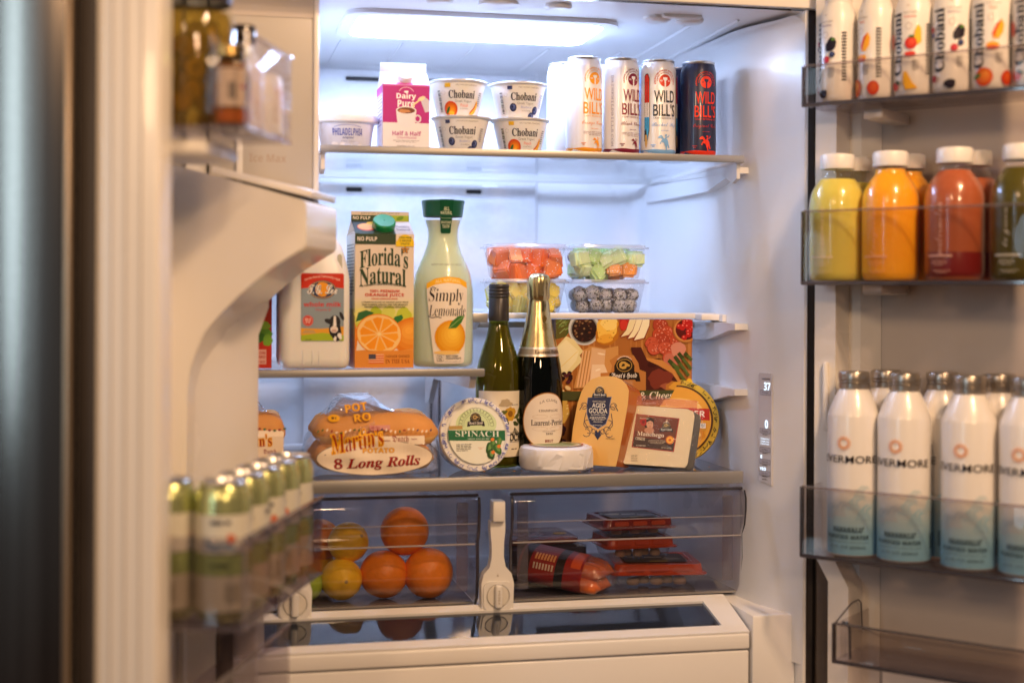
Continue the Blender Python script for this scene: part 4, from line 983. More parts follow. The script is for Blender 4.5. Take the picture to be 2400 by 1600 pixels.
# red carton at the far left
t = carton('red_carton', .0745, 2.235, ZM, radians(-3), .088, .070, .150, .02, .015, 'red carton with green leaves on it, partly hidden by the dispenser', 'carton', mat('red_board', hx('#a8281e'), rough=.45))
k = Ink(lambda u, v, h: (u, -.035 - h, v)); k.rect(-.044, .044, 0, .150, '#b8301f')
for x, y, rx, ry, c in ((.030, .052, .014, .010, '#5f9a2c'), (.034, .064, .008, .006, '#8ab83a'), (.024, .046, .012, .008, '#3f7a24'), (.038, .042, .007, .009, '#74a834')): k.ell(x, y, rx, ry, c, wob=.08, seed=int(y * 999))
k.rect(.010, .036, .006, .028, '#d9a79c'); k.text('NON', .0275, .0230, .014, .0045, '#a8281e', 'bold'); k.text('GMO', .0275, .0170, .014, .0045, '#a8281e', 'bold'); k.line([(.012, .018), (.015, .012), (.020, .025)], .0016, '#7a1a12'); k.text('VERIFIED', .0235, .0095, .022, .0035, '#a8281e', 'bold')
k.obj('front_print', PAPER, t)

# ------------------------------------------------------------------ cut fruit tubs
def frtub(x, z, kind, label, seed):
    y = 2.362
    t = empty('fruit_tub', (x, y, z), 0, label, 'fruit tub', 'clear tubs of cut fruit stacked in pairs')
    rnd = random.Random(seed)
    P_ = clear('tub_plastic', (.965, .97, .985), ior=1.42, rough=.06, haze=.10, hcol=(.88, .89, .94), bump=.12, bscale=60, refl=.7)
    G().loft([rsq(.052, .040, .014, 0), rsq(.0535, .0415, .015, .001), rsq(.0625, .049, .018, .048), rsq(.0635, .050, .018, .049)], cap=False).add([], []).obj('tub', P_, t)
    G().loft([rsq(.0655, .052, .019, .0486), rsq(.0685, .055, .020, .0490), rsq(.0688, .0553, .020, .0515), rsq(.0640, .0505, .018, .0520), rsq(.0630, .0495, .017, .0555), rsq(.058, .045, .016, .0562)], cap=True).obj('lid', clear('tub_lid_plastic', (.93, .94, .97), ior=1.45, rough=.08, haze=.38, hcol=(.88, .89, .93), refl=1.2), t)
    def chunk(cx, cy, cz, s, m, mode, nm='fruit_chunk'):
        b = bmesh.new()
        if mode == 'ball': bmesh.ops.create_icosphere(b, subdivisions=3, radius=s)
        else:
            bmesh.ops.create_cube(b, size=2 * s)
            for v in b.verts: v.co += Vector((rnd.uniform(-.25, .25), rnd.uniform(-.25, .25), rnd.uniform(-.25, .25))) * s
            bmesh.ops.bevel(b, geom=b.edges[:], offset=s * (.20 if mode == 'sharp' else .34), segments=3, affect='EDGES')
        R_ = Matrix.Rotation(rnd.uniform(0, 6), 4, 'Z') @ Matrix.Rotation(rnd.uniform(-.7, .7), 4, 'X') if mode != 'flat' else Matrix.Rotation(rnd.uniform(-.15, .15), 4, 'Z')
        for v in b.verts: v.co = R_ @ v.co
        g = G(); g.bm(b); return g.obj(nm, m, t, (cx, cy, cz), smooth=40)
    pal = {'papaya': [mat('papaya_flesh', hx('#ea6c18'), rough=.22, coat=.4, bump=.5, sss=.3, sscale=.008, vary=.22, bscale=90), mat('papaya_pale', hx('#ec8648'), rough=.22, coat=.4, bump=.5, sss=.3, sscale=.008, vary=.22, bscale=90), mat('papaya_rose', hx('#dc7434'), rough=.3, sss=.4, sscale=.01, vary=.2, bscale=50)],
           'pineapple': [mat('pineapple_flesh', hx('#ead65c'), rough=.22, coat=.4, bump=.6, sss=.3, sscale=.008, vary=.25, bscale=110), mat('pineapple_pale', hx('#f2e58e'), rough=.3, sss=.4, sscale=.01, vary=.1, bscale=70)],
           'melon': [mat('honeydew_flesh', hx('#bfe39a'), rough=.22, coat=.4, bump=.4, sss=.3, sscale=.008, vary=.2, bscale=90), mat('honeydew_pale', hx('#d6eebb'), rough=.22, coat=.4, bump=.4, sss=.3, sscale=.008, vary=.2, bscale=90)],
           'dragon': [mat('dragonfruit_flesh', hx('#b4b9c6'), rough=.35, sss=.3, sscale=.01, vary=.06, bscale=50)]}[kind]
    rows = 3 if kind != 'dragon' else 4
    sz = {'papaya': .0132, 'pineapple': .0128, 'melon': .0130, 'dragon': .0112}[kind]
    zz = sz * .95
    seeds = G()
    while zz < .044:
        hw_ = .050 + .010 * zz / .048 - sz * .8
        nx_ = max(3, int(2 * hw_ / (sz * 1.75)) + 1)
        for j, yy in enumerate((-.026, -.002, .022)):
            for i in range(nx_):
                cx_ = -hw_ + 2 * hw_ * (i + (.25 if j % 2 else 0)) / (nx_ - 1 + .25) + rnd.uniform(-.003, .003); cy_ = yy + rnd.uniform(-.003, .002); cz_ = min(zz + rnd.uniform(-.003, .004), .0465 - sz * .8)
                m_ = rnd.choice(pal); md = 'sharp' if kind in ('papaya', 'pineapple') else 'round'
                if kind == 'melon' and cz_ < .020 and cx_ > .0: m_ = mat('cantaloupe_flesh', hx('#f0a050'), rough=.22, coat=.4, bump=.4, sss=.3, sscale=.008, vary=.2, bscale=90); md = 'flat'
                s_ = sz * rnd.uniform(.85, 1.15)
                if kind == 'melon' and cz_ > .028 and rnd.random() < .3: chunk(cx_, cy_, cz_, .0095, mat('grape_skin', hx('#5a2e3c'), rough=.2, coat=.4, vary=.25, bscale=70), 'ball', 'grape'); continue
                if kind == 'dragon': s_ = sz * rnd.uniform(.9, 1.25); chunk(cx_, cy_, cz_, s_, m_, 'ball')
                else: chunk(cx_, cy_, cz_, s_, m_, md)
                if kind == 'dragon' and j < 2:
                    for q in range(80):
                        d = Vector((rnd.gauss(0, 1), rnd.gauss(0, 1), rnd.gauss(0, 1))).normalized()
                        if d.y > .2: continue
                        p = Vector((cx_, cy_, cz_)) + d * (s_ + .0002); a = d.orthogonal().normalized(); b_ = d.cross(a); r1, r2x = .0016, .0011
                        k0 = [p + a * r1 + d * .0002, p + b_ * r2x + d * .0003, p - a * r1 + d * .0002, p - b_ * r2x + d * .0003]; seeds.add(k0 + [p - d * .0005], [(0, 1, 2, 3), (0, 4, 1), (1, 4, 2), (2, 4, 3), (3, 4, 0)])
        zz += sz * 1.75
    g = G()
    for i in range(110):
        u, v = rnd.uniform(-.056, .056), rnd.uniform(.006, .046); rr = rnd.uniform(.0004, .0011); yy = -(.0415 + (v / .048) * .0078) - .0003
        if abs(u) > .044 + v * .15: continue
        g.add([(u + rr, yy, v), (u, yy, v + rr), (u - rr, yy, v), (u, yy, v - rr * 1.3), (u, yy - rr * .6, v)], [(0, 1, 4), (1, 2, 4), (2, 3, 4), (3, 0, 4)])
    o = g.obj('droplets', mat('water_droplet', (.85, .87, .92), rough=.05, coat=1.0), t, smooth=60); o['kind'] = 'stuff'
    if kind == 'dragon': o = seeds.obj('seeds', mat('black_seed', (.01, .01, .013), rough=.3), t, smooth=0); o['kind'] = 'stuff'
    return t
ZF = -.0315 + .0018
frtub(.5445, ZF, 'pineapple', 'clear tub of yellow pineapple pieces under the papaya tub', 3)
frtub(.5440, ZF + .0578, 'papaya', 'clear tub of orange papaya cubes on top of the pineapple tub', 5)
frtub(.6835, ZF, 'dragon', 'clear tub of white dragon fruit balls with black seeds, under the melon tub', 8)
frtub(.6830, ZF + .0578, 'melon', 'clear tub of green melon, cantaloupe and grapes on top of the dragon fruit tub', 11)
# ------------------------------------------------------------------ bottom shelf
ZB = -.2765 + .0018
# wine bottle
GRN = clear('green_bottle_glass', (.50, .50, .12), ior=1.5, rough=.03, haze=.12, hcol=(.22, .22, .03))
WP = [(.030, 0), (.0355, .003), (.0368, .010), (.0368, .130), (.0360, .148), (.0325, .168), (.0265, .188), (.0205, .205), (.0165, .222), (.0152, .236), (.0148, .262), (.0160, .264), (.0160, .270), (.0145, .271)]
t = empty('wine_bottle', (.4800, 2.262, ZB), 0, 'green wine bottle with a ridged black screw cap and a floral label', 'wine bottle')
G().lathe(WP, 64).obj('bottle', GRN, t, smooth=60)
G().lathe([(r - .0028, z + .003) for r, z in WP[:9]] + [(.001, .226)], 48, cap1=False).obj('wine', mat('white_wine_dark', (.22, .19, .012), rough=.15, coat=.6, sss=.5, sscale=.04), t, smooth=60)
cp = [(.0160, .232), (.0164, .2325), (.0164, .268), (.0158, .2690), (.0165, .2705), (.0165, .2725), (.0158, .2735), (.0168, .2750), (.0168, .2775), (.0158, .2790), (.0166, .2805), (.0166, .2825), (.0157, .2840), (.0165, .2855), (.0165, .2895), (.0155, .2912), (.001, .2915)]
G().lathe(cp, 48, cap0=False, cap1=False).obj('screw_cap', mat('matt_black_cap', (.028, .024, .026), rough=.35, vary=.1, bscale=50), t)
k = Ink(cyl(.0368), .003)
k.rect(-.045, .046, .018, .122, '#e6ddc8'); k.greek(.0200, .030, .022, .003, 1, '#4a4438', 3); k.greek(.018, .100, .040, .003, 1, '#8a8478', 4)
k.ell(.0120, .0860, .0100, .0110, '#c79a2c', wob=.1, seed=2, n=30); k.ell(.0120, .0860, .0045, .0050, '#8a5c18')
for i, (x, y, r_) in enumerate(((.026, .082, 30), (.023, .070, -20), (.031, .090, 60), (.005, .074, -60), (.000, .088, 20), (.030, .074, -40))): k.ell(x, y, .0065, .0034, '#3e4a26' if i % 2 else '#59622e', r_, wob=.12, seed=i)
for i in range(6): k.line([(.020, .064), (.015 + i * .003, .050 + (i % 3) * .002)], .0006, '#4a4a30')
k.ell(.004, .103, .010, .006, '#b9a98c', wob=.15, seed=9); k.poly([(.031, .104), (.034, .109), (.037, .104), (.036, .100), (.032, .100)], '#2c2a24')
k.text('LOCK', .0180, .0490, .032, .0125, '#26241f', 'mono', off=.02); k.line([(-.022, .0565), (.034, .0565)], .0005, '#26241f'); k.line([(-.022, .0415), (.034, .0415)], .0005, '#26241f')
k.obj('label', PAPER, t)

# champagne
CG = clear('dark_green_glass', (.10, .14, .06), ior=1.5, rough=.025, haze=.04, hcol=(.02, .03, .01))
CPp = [(.034, 0), (.0382, .003), (.0395, .012), (.0395, .120), (.0388, .140), (.0360, .162), (.0315, .184), (.0262, .206), (.0215, .226), (.0180, .246), (.0160, .264), (.0150, .280), (.0150, .292)]
t = empty('champagne_bottle', (.5440, 2.256, ZB), 0, 'champagne bottle with gold foil top and an oval cream label', 'wine bottle')
G().lathe(CPp, 64).obj('bottle', CG, t, smooth=60)
G().lathe([(r - .0035, z + .003) for r, z in CPp[:9]] + [(.001, .228)], 48, cap1=False).obj('wine', mat('champagne_dark', (.012, .020, .006), rough=.1, coat=.8), t, smooth=60)
GOLD = mat('gold_foil', (.72, .58, .30), rough=.26, metal=1.0, bump=.25, bscale=70, bdist=.002, stretch=(1, 1, .35))
fp = [(r + .0006, z) for r, z in [(.0300, .1905), (.0262, .206), (.0215, .226), (.0180, .246), (.0162, .262)]] + [(.0160, .2665), (.0168, .2680), (.0180, .2740), (.0178, .2850), (.0186, .2925), (.0180, .3010), (.0150, .3060), (.0080, .3090), (.001, .3094)]
G().lathe(fp, 64, cap0=False, cap1=False, wob=lambda a, z: 1 + (.035 * sin(7 * a + z * 90) + .02 * sin(13 * a)) * (z > .267)).obj('foil', GOLD, t, smooth=50)
G().lathe([(.0338, .1760), (.0338, .1762), (.0302, .1915), (.0300, .1916)], 64, cap0=False, cap1=False).obj('collar', mat('champagne_collar', (.50, .42, .32), rough=.35, metal=.7), t)
k = Ink(lath([(.0340, .1758), (.0304, .1918)] + [(r + .0009, z) for r, z in fp[1:9]], .0300), .003, vstep=.01)
k.rect(-.06, .06, .1765, .1795, '#e9e4dc'); k.rect(-.06, .06, .1880, .1910, '#e9e4dc'); k.line([(-.06, .1762), (.06, .1762)], .0008, '#caa866')
k.text('Laurent-Perrier', .0110, .1838, .046, .0056, '#2e2620', 'serif')
k.text('LP', .0075, .2560, .0135, .0165, '#241f1c', 'script'); k.ell(.0070, .2360, .0050, .0055, '#8a7340', wob=.15, seed=4); k.greek(.0080, .2240, .015, .010, 5, '#8a7340', 3, fill=.3)
k.obj('foil_print', FOIL, t)
k = Ink(cyl(.0395), .003)
k.ell(.0060, .0745, .0410, .0455, '#8a5a3a', n=48); k.ell(.0060, .0745, .0400, .0445, '#c79a58', n=48); k.ell(.0060, .0745, .0390, .0435, '#eee5da', n=48)
k.text('LA CUVÉE', .0090, .1040, .031, .0050, '#5a4038', 'plain', arc=.004); k.text('CHAMPAGNE', .0090, .0910, .034, .0038, '#5a4038', 'serif')
k.text('Laurent-Perrier', .0095, .0720, .060, .0092, '#2a2228', 'serif')
for sy in (1, -1):
    for dx in (-.012, .016): k.ring(.006 + dx, .0720 + sy * .0095, .012, .0030, .0003, '#b9a088', 24, 0, 360)
k.text('MAISON FONDÉE', .0090, .0585, .022, .0021, '#8a7468'); k.text('1812', .0090, .0545, .012, .0032, '#5a4038', 'serif'); k.text('BRUT', .0090, .0430, .014, .0042, '#8a2c28', 'bold')
k.obj('label', PAPER, t)

# charcuterie box
BX0, BXW, BXH = .5800, .2350, .2345
t = empty('charcuterie_box', (BX0 + BXW / 2, 2.285, ZB), 0, 'printed cardboard box showing a board of meats, cheese and asparagus', 'food box')
G().box(-BXW / 2, BXW / 2, 0, .038, 0, BXH, .0012).obj('box', mat('box_board', hx('#5a3a22'), rough=.5), t)
k = Ink(lambda u, v, h: (u - BXW / 2, -h, BXH - v), dh=.000008, clip=(0, BXW, 0, BXH)); q = .0002170
def B(x, y): return ((x - 722) * q, (y - 88) * q)
def bp_(pts, c): k.poly([B(x, y) for x, y in pts], c)
def be(x, y, rx, ry, c, rot=0, wob=0, seed=0): X, Y = B(x, y); k.ell(X, Y, rx * q, ry * q, c, -rot, 24, wob, seed)
k.rect(0, BXW, 0, BXH, '#a8692e')
rb = random.Random(4)
for i in range(26): x = 722 + i * 42; bp_([(x, 88), (x + rb.uniform(4, 26), 88), (x + rb.uniform(4, 26), 1170), (x, 1170)], rb.choice(['#b5773a', '#9c5f28', '#bd8042', '#a76a30']))
bp_([(722, 88), (860, 88), (850, 150), (800, 220), (722, 240)], '#5c5a24')
for i in range(26): x, y = rb.uniform(722, 860), rb.uniform(88, 210); k.line([B(x, y), B(x + rb.uniform(20, 45), y - rb.uniform(10, 40))], .0016, rb.choice(['#5f7a3a', '#8aa060', '#3f5a28']))
be(945, 160, 125, 125, '#caced0'); be(945, 165, 108, 108, '#8c9090'); be(945, 165, 98, 98, '#2a1410')
for i in range(40): a, r = rb.uniform(0, 6.28), 88 * sqrt(rb.random()); be(945 + r * cos(a), 165 + r * sin(a), rb.uniform(6, 13), rb.uniform(5, 10), rb.choice(['#4a2418', '#6a3c24', '#1a0c0c', '#8a6a48']))
be(1120, 200, 92, 88, '#b8741c', 20, .05, 2); be(1130, 130, 80, 70, '#d89a2a', 0, .06, 3); be(1118, 170, 78, 88, '#eec252', 15, .06, 4); be(1140, 120, 66, 52, '#f4d67a', 0, .06, 5); be(1110, 235, 62, 34, '#e2a83a', 10, .06, 6)
for i in range(14): be(rb.uniform(1060, 1190), rb.uniform(100, 240), rb.uniform(3, 7), 3, '#b98a2a')
bp_([(1222, 88), (1330, 88), (1300, 150), (1240, 178), (1222, 150)], '#b3241a'); be(1255, 130, 30, 40, '#c9382a')
for i, (dx, c) in enumerate(((0, '#e9dcb0'), (55, '#f0e4bc'), (105, '#f2e8c6'))):
    bp_([(1300 + dx, 88), (1395 + dx * .7, 88), (1380 + dx * .8, 140), (1330 + dx * .9, 205 + dx * .3), (1235 + dx, 230 + dx * .25), (1220 + dx, 215 + dx * .25), (1270 + dx, 170)], '#8a3a1c'); bp_([(1302 + dx, 88), (1388 + dx * .7, 88), (1372 + dx * .8, 138), (1322 + dx * .9, 198 + dx * .3), (1232 + dx, 222 + dx * .25), (1275 + dx, 170)], c)
for x, y, r in ((1545, 130, 62), (1600, 190, 62), (1530, 200, 50), (1640, 260, 66), (1560, 255, 66), (1480, 270, 58), (1500, 310, 62), (1585, 310, 62), (1660, 330, 62), (1620, 380, 58)):
    be(x, y, r, r * .85, '#8a2f1a', 0, .03, x); be(x, y - 2, r * .92, r * .78, rb.choice(['#b8482a', '#c2563a', '#a83e26']), 0, .03, x)
    for j in range(16): a, rr = rb.uniform(0, 6.28), r * .75 * sqrt(rb.random()); be(x + rr * cos(a), y + rr * .8 * sin(a), 5, 4, rb.choice(['#d98a72', '#e2a890', '#96301c']))
be(1640, 400, 72, 52, '#c2705a', 0, .05, 8); be(1690, 320, 60, 60, '#cf8a74', 0, .05, 9)
be(1752, 170, 108, 100, '#a86a2e'); be(1752, 168, 98, 90, '#c98a48'); be(1755, 166, 88, 80, '#5a1410')
for i in range(16): a, r = rb.uniform(0, 6.28), 66 * sqrt(rb.random()); x, y = 1752 + r * cos(a), 166 + r * sin(a); be(x, y, 22, 20, '#b81c14'); be(x - 5, y - 6, 7, 5, '#ee8a78')
# cheese slices, board cut-outs, wrapped window
bp_([(722, 300), (800, 215), (860, 240), (935, 330), (905, 360), (930, 400), (860, 470), (830, 500), (800, 530), (722, 480)], '#e6dca4'); bp_([(722, 310), (800, 240), (900, 330), (880, 400), (800, 490), (722, 450)], '#f0e9bf'); k.line([B(735, 470), B(890, 330)], .0008, '#e8cf5a')
bp_([(935, 320), (1000, 290), (1100, 310), (1210, 290), (1215, 570), (1070, 600), (860, 610), (880, 520), (920, 430)], '#c99452')
for i in range(5): x = 880 + i * 24; bp_([(x, 600), (x + 18, 600), (x + 62, 330), (x + 50, 320)], '#e2b888'); k.line([B(x + 19, 600), B(x + 62, 330)], .0009, '#9a6a3a')
bp_([(1000, 300), (1110, 320), (1100, 440), (1110, 580), (985, 590)], '#d9b48a'); bp_([(1005, 430), (1100, 430), (1130, 500), (1110, 580), (985, 590)], '#e6cfae'); be(1050, 470, 22, 7, '#f2e6d0', 20); be(1075, 350, 30, 6, '#f0e0c4', -10)
bp_([(1310, 300), (1390, 300), (1430, 380), (1530, 440), (1640, 500), (1690, 570), (1640, 640), (1420, 640), (1400, 500), (1340, 420)], '#4a1c14'); be(1545, 540, 100, 70, '#7a3424', 10, .1, 3); be(1500, 420, 60, 30, '#3a120e', 20); be(1600, 600, 50, 26, '#a0583c', 0, .1, 5)
bp_([(1430, 380), (1560, 400), (1660, 470), (1710, 560), (1690, 570), (1640, 500), (1530, 440), (1440, 400)], '#c98a44'); bp_([(1590, 590), (1640, 560), (1740, 575), (1790, 640), (1590, 640)], '#b87832'); be(1690, 600, 70, 34, '#d9a23a', 0, .08, 2)
for x0_, y0_, x1_, y1_ in ((1620, 405, 1745, 560), (1660, 370, 1775, 520), (1690, 345, 1795, 470), (1740, 345, 1800, 400), (1610, 400, 1700, 470)): k.line([B(x0_, y0_), B(x1_, y1_)], .0052, '#55662a'); k.line([B(x0_, y0_), B(x0_ + (x1_ - x0_) * .35, y0_ + (y1_ - y0_) * .35)], .0064, '#3d4a1e')
be(1780, 590, 30, 50, '#e8c22a')
for i in range(12): be(rb.uniform(728, 850), rb.uniform(490, 570), 17, 14, rb.choice(['#3c1416', '#56202a', '#2a0c10']))
for x, y, r_ in ((752, 590, 20), (815, 605, -30), (770, 640, 60), (740, 560, 40)): be(x, y, 26, 17, '#dcb878', r_); be(x, y, 20, 11, '#efd6a2', r_)
bp_([(1070, 495), (1150, 490), (1160, 440), (1140, 400), (1200, 360), (1330, 360), (1370, 420), (1380, 470), (1430, 490), (1430, 630), (1070, 630)], '#b87c3e')
bp_([(722, 632), (1806, 628), (1806, 696), (722, 700)], '#4a4f2c'); k.text('Charcuterie & Cheese Board', *B(1440, 668), .205, -.0125, '#efe8d8', 'serifit')
for i, s_ in enumerate(('Uncured Dry Salami, Capocollo', 'Picante Provolone & Aged Gouda')): k.text(s_, *B(1350, 728 + i * 32), .070, -.0046, '#efe8d8', 'plain')
bp_([(722, 700), (810, 700), (830, 800), (790, 870), (722, 880)], '#d8b45a')
for i in range(22): be(rb.uniform(725, 815), rb.uniform(710, 860), 9, 5, rb.choice(['#ecd088', '#b98a34', '#f2e0a4']), rb.uniform(0, 90))
for i in range(16): x, y = rb.uniform(725, 790), rb.uniform(880, 1120); be(x, y, 27, 27, rb.choice(['#3a1c2c', '#54283a', '#2c1220'])); be(x - 7, y - 8, 7, 6, '#8a6070')
cr = Ink(lambda u, v, h: (u - BXW / 2, -h - .003, BXH - v))
class _F:
    """crest helper in box coordinates (v runs downward here)"""
X, Y = B(1258, 480)
kk = Ink(lambda u, v, h: (X - BXW / 2 + u, -h - .0034, BXH - Y + v)); hound_crest(kk, 0, 0, .0280, '#24180f', '#c9a24e')
k.obj('front_print', GLOSSY, t); kk.obj('crest', GLOSSY, t)

# helpers for tilted packs
def tilt_empty(name, loc, rz, rx, label, cat):
    t = empty(name, loc, rz, label, cat); t.rotation_euler = (rx, 0, rz); return t
# aged gouda wedge
t = tilt_empty('gouda_wedge', (.6300, 2.212, ZB), radians(-27), radians(-9), 'tall wedge of orange rind cheese with a dark blue scrolled label', 'cheese')
go = [(755, 1290), (775, 1000), (805, 800), (835, 700), (868, 640), (915, 596), (975, 573), (1045, 566), (1110, 570), (1165, 592), (1205, 630), (1228, 680), (1222, 800), (1190, 1020), (1160, 1210), (1140, 1300)]
gq = .0001960
gp = [((x - 985) * gq, (1312 - y) * gq) for x, y in go]
G().prism(gp, 0, .003, lambda x, z, a: (x, a, z)).obj('cheese_face', mat('gouda_cheese', hx('#e4b25e'), rough=.38, coat=.15, sss=.2, sscale=.01, vary=.08, bscale=40), t, smooth=30)
G().prism([(x * 1.006, z + .0004) for x, z in gp], .0031, .050, lambda x, z, a: (x * (1 + (a - .003) * 1.2) + (a - .003) * .22, a, z * (1 - (a - .003) * .9))).obj('rind', mat('gouda_rind', hx('#b8662a'), rough=.22, coat=.6, vary=.12, bscale=30), t, smooth=40)
k = Ink(lambda u, v, h: (u, -h, v)); GF = lambda x, y: ((x - 985) * gq, (1312 - y) * gq)
NB = '#1f2347'
k.poly([GF(*p) for p in ((890, 745), (1090, 735), (1078, 800), (1075, 880), (1050, 960), (985, 1002), (915, 965), (885, 880), (884, 800))], '#8a8aa0'); k.poly([GF(*p) for p in ((894, 748), (1085, 738), (1073, 800), (1070, 880), (1046, 955), (985, 996), (919, 961), (890, 880), (889, 800))], NB)
for sx in (-1, 1):
    for cx_, cy_, r_, a0, a1 in ((123, 815, 26, 0, 300), (105, 850, 34, 30, 200), (75, 1010, 28, 0, 300), (95, 1035, 30, 90, 330), (40, 1020, 18, 0, 300), (88, 960, 32, -80, 100)):
        X_, Y_ = GF(985 + sx * cx_, cy_); k.ring(X_, Y_, r_ * gq, r_ * gq, .0009, NB, 22, a0 if sx > 0 else 180 - a1, a1 if sx > 0 else 180 - a0)
    k.line([GF(985 + sx * 105, 870), GF(985 + sx * 118, 940), GF(985 + sx * 80, 1000)], .0010, NB); k.line([GF(985 + sx * 160, 850), GF(985 + sx * 130, 800)], .0012, NB)
k.poly([GF(*p) for p in ((985, 1090), (945, 1030), (960, 1045), (970, 1005), (985, 1030), (1000, 1005), (1008, 1045), (1025, 1030))], NB)
k.text('AGED', *GF(984, 808), .0215, .0074, '#e6e0d2', 'plain', off=.01); k.text('GOUDA', *GF(981, 852), .0300, .0078, '#e6e0d2', 'plain', off=.01)
k.text('ALL NATURAL CHEESE', *GF(982, 885), .0240, .0026, '#e6e0d2'); k.text('PRODUCT OF HOLLAND', *GF(986, 776), .0210, .0022, '#e6e0d2'); k.greek(*GF(982, 914), .028, .0060, 3, '#e6e0d2', 4, fill=.4); k.text('NET WT 8 OZ (226g)', *GF(980, 972), .0150, .0022, '#e6e0d2'); k.text('AGED 24 MONTHS', *GF(982, 942), .0150, .0020, '#e6e0d2')
k.text('2024SEP30A2401', *GF(1090, 1075), .0150, .0024, '#5a4a34', 'mono')
k.obj('label', GLOSSY, t)
kk = Ink(lambda u, v, h: (u + GF(990, 705)[0], -h - .0022, v + GF(990, 705)[1])); hound_crest(kk, 0, 0, .0122); kk.obj('crest', GLOSSY, t)
FILM = clear('cling_film', (.995, .99, .99), ior=1.36, rough=.08, haze=.06, bump=.9, bscale=55, refl=.9)
def fsheet(pts, fn, name, parent, n=14, amp=.002, seed=0, m=None):
    """crinkled film: a filled outline with small folds"""
    g = G(); c = (sum(p[0] for p in pts) / len(pts), sum(p[1] for p in pts) / len(pts)); vs = []; fs = []
    N_ = len(pts)
    for r_ in range(6):
        s_ = r_ / 5
        for x, y in pts: X_, Y_ = c[0] + (x - c[0]) * s_, c[1] + (y - c[1]) * s_; vs.append(fn(X_, Y_, amp * noise.noise((X_ * 90 + seed, Y_ * 90, seed)) * 2))
    for r_ in range(5):
        for i in range(N_): j = (i + 1) % N_; fs.append((r_ * N_ + i, r_ * N_ + j, (r_ + 1) * N_ + j, (r_ + 1) * N_ + i))
    g.add(vs, fs); return g.obj(name, m or FILM, parent, smooth=60, fix=False)
fsheet([GF(x, y) for x, y in ((1150, 560), (1190, 585), (1250, 600), (1262, 650), (1240, 680), (1225, 640), (1190, 600))], lambda x, z, a: (x, .004 + a, z), 'film_edge', t, seed=3)

# manchego
t = tilt_empty('manchego_wedge', (.7230, 2.196, ZB), radians(-24), radians(-14), 'pale wedge cheese with a dark grey rind and a red label in clear film', 'cheese')
MQ = .0002140
MF = lambda x, y: ((x - 1465) * MQ, (1310 - y) * MQ)
mo = [(1215, 1270), (1240, 1050), (1262, 900), (1285, 856), (1330, 848), (1500, 856), (1690, 866), (1735, 885), (1745, 920), (1725, 1100), (1700, 1280), (1680, 1306), (1230, 1290)]
G().prism([MF(*p) for p in mo], 0, .004, lambda x, z, a: (x, a, z)).obj('cheese_face', mat('manchego_cheese', hx('#e2d3b2'), rough=.4, coat=.25, sss=.2, sscale=.01, vary=.05, bscale=50), t, smooth=30)
G().prism([(x * 1.012, z * 1.012 - .0004) for x, z in [MF(*p) for p in mo]], .0041, .032, lambda x, z, a: (x * (1 + (a - .004) * .3) + (a - .004) * .25, a, z * (1 - (a - .004) * .5))).obj('rind', mat('manchego_rind', hx('#5a554c'), rough=.45, vary=.35, bscale=60, bump=.5), t, smooth=40)
k = Ink(lambda u, v, h: (u, -h, v))
k.poly([MF(*p) for p in ((1308, 910), (1634, 938), (1598, 1192), (1280, 1164))], '#a02a1e'); k.poly([MF(*p) for p in ((1314, 917), (1626, 944), (1592, 1184), (1288, 1158))], '#6a2f20'); k.poly([MF(*p) for p in ((1314, 917), (1440, 928), (1420, 1050), (1298, 1040))], '#8c4a2c'); k.poly([MF(*p) for p in ((1298, 1085), (1600, 1110), (1592, 1184), (1288, 1158))], '#3a2420')
X_, Y_ = MF(1405, 985); k.ell(X_, Y_ + .0012, .0088, .0100, '#1c1210', wob=.05); k.ell(X_ + .0016, Y_ - .0005, .0056, .0078, '#d3a184', 10); k.ell(X_ + .0008, Y_ - .0105, .0080, .0050, '#c28c70'); k.ell(X_ - .0088, Y_ + .0030, .0056, .0062, '#b01c1c', wob=.06); k.ell(X_ - .0088, Y_ + .003, .0026, .003, '#7c1012')
for dx in (-.0005, .0032): k.ell(X_ + dx + .0004, Y_ + .0012, .0008, .0005, '#2a1812')
k.ell(X_ + .0020, Y_ - .0042, .0014, .0006, '#a8322a'); k.poly([(X_ - .004, Y_ + .0085), (X_ + .004, Y_ + .0088), (X_ + .0066, Y_ + .003), (X_ + .002, Y_ + .0055), (X_ - .0045, Y_ + .002)], '#1c1210')
k.text('Manchego', *MF(1420, 1068), .0430, .0088, '#efe4cf', 'serif', rot=-3); k.text('CHEESE', *MF(1345, 1098), .0155, .0048, '#efe4cf', 'serif', rot=-4); k.greek(*MF(1470, 1118), .030, .0060, 3, '#d9c8b0', 4, fill=.3)
k.text('PRODUCT OF SPAIN', *MF(1368, 945), .014, .0020, '#efe4cf', rot=-4); k.text('NET WT 6 OZ (170g)', *MF(1542, 1165), .016, .0024, '#efe4cf', rot=-4); k.greek(*MF(1350, 1150), .020, .0018, 1, '#efe4cf', 2)
k.ell(*MF(1566, 1103), .0066, .0066, '#e8842a'); k.ell(*MF(1566, 1103), .0046, .0046, '#f3c24a'); k.ell(*MF(1566, 1103), .0024, .0024, '#d8602a')
for i, s_ in enumerate(('USE BY', '092124', '242638')): k.text(s_, *MF(1303, 1228 + i * 18), .0098, .0024, '#5a5040', 'mono')
k.obj('label', PAPER, t)
kk = Ink(lambda u, v, h: (u + MF(1538, 1012)[0], -h - .0022, v + MF(1538, 1012)[1])); hound_crest(kk, 0, 0, .0112); kk.obj('crest', GLOSSY, t)
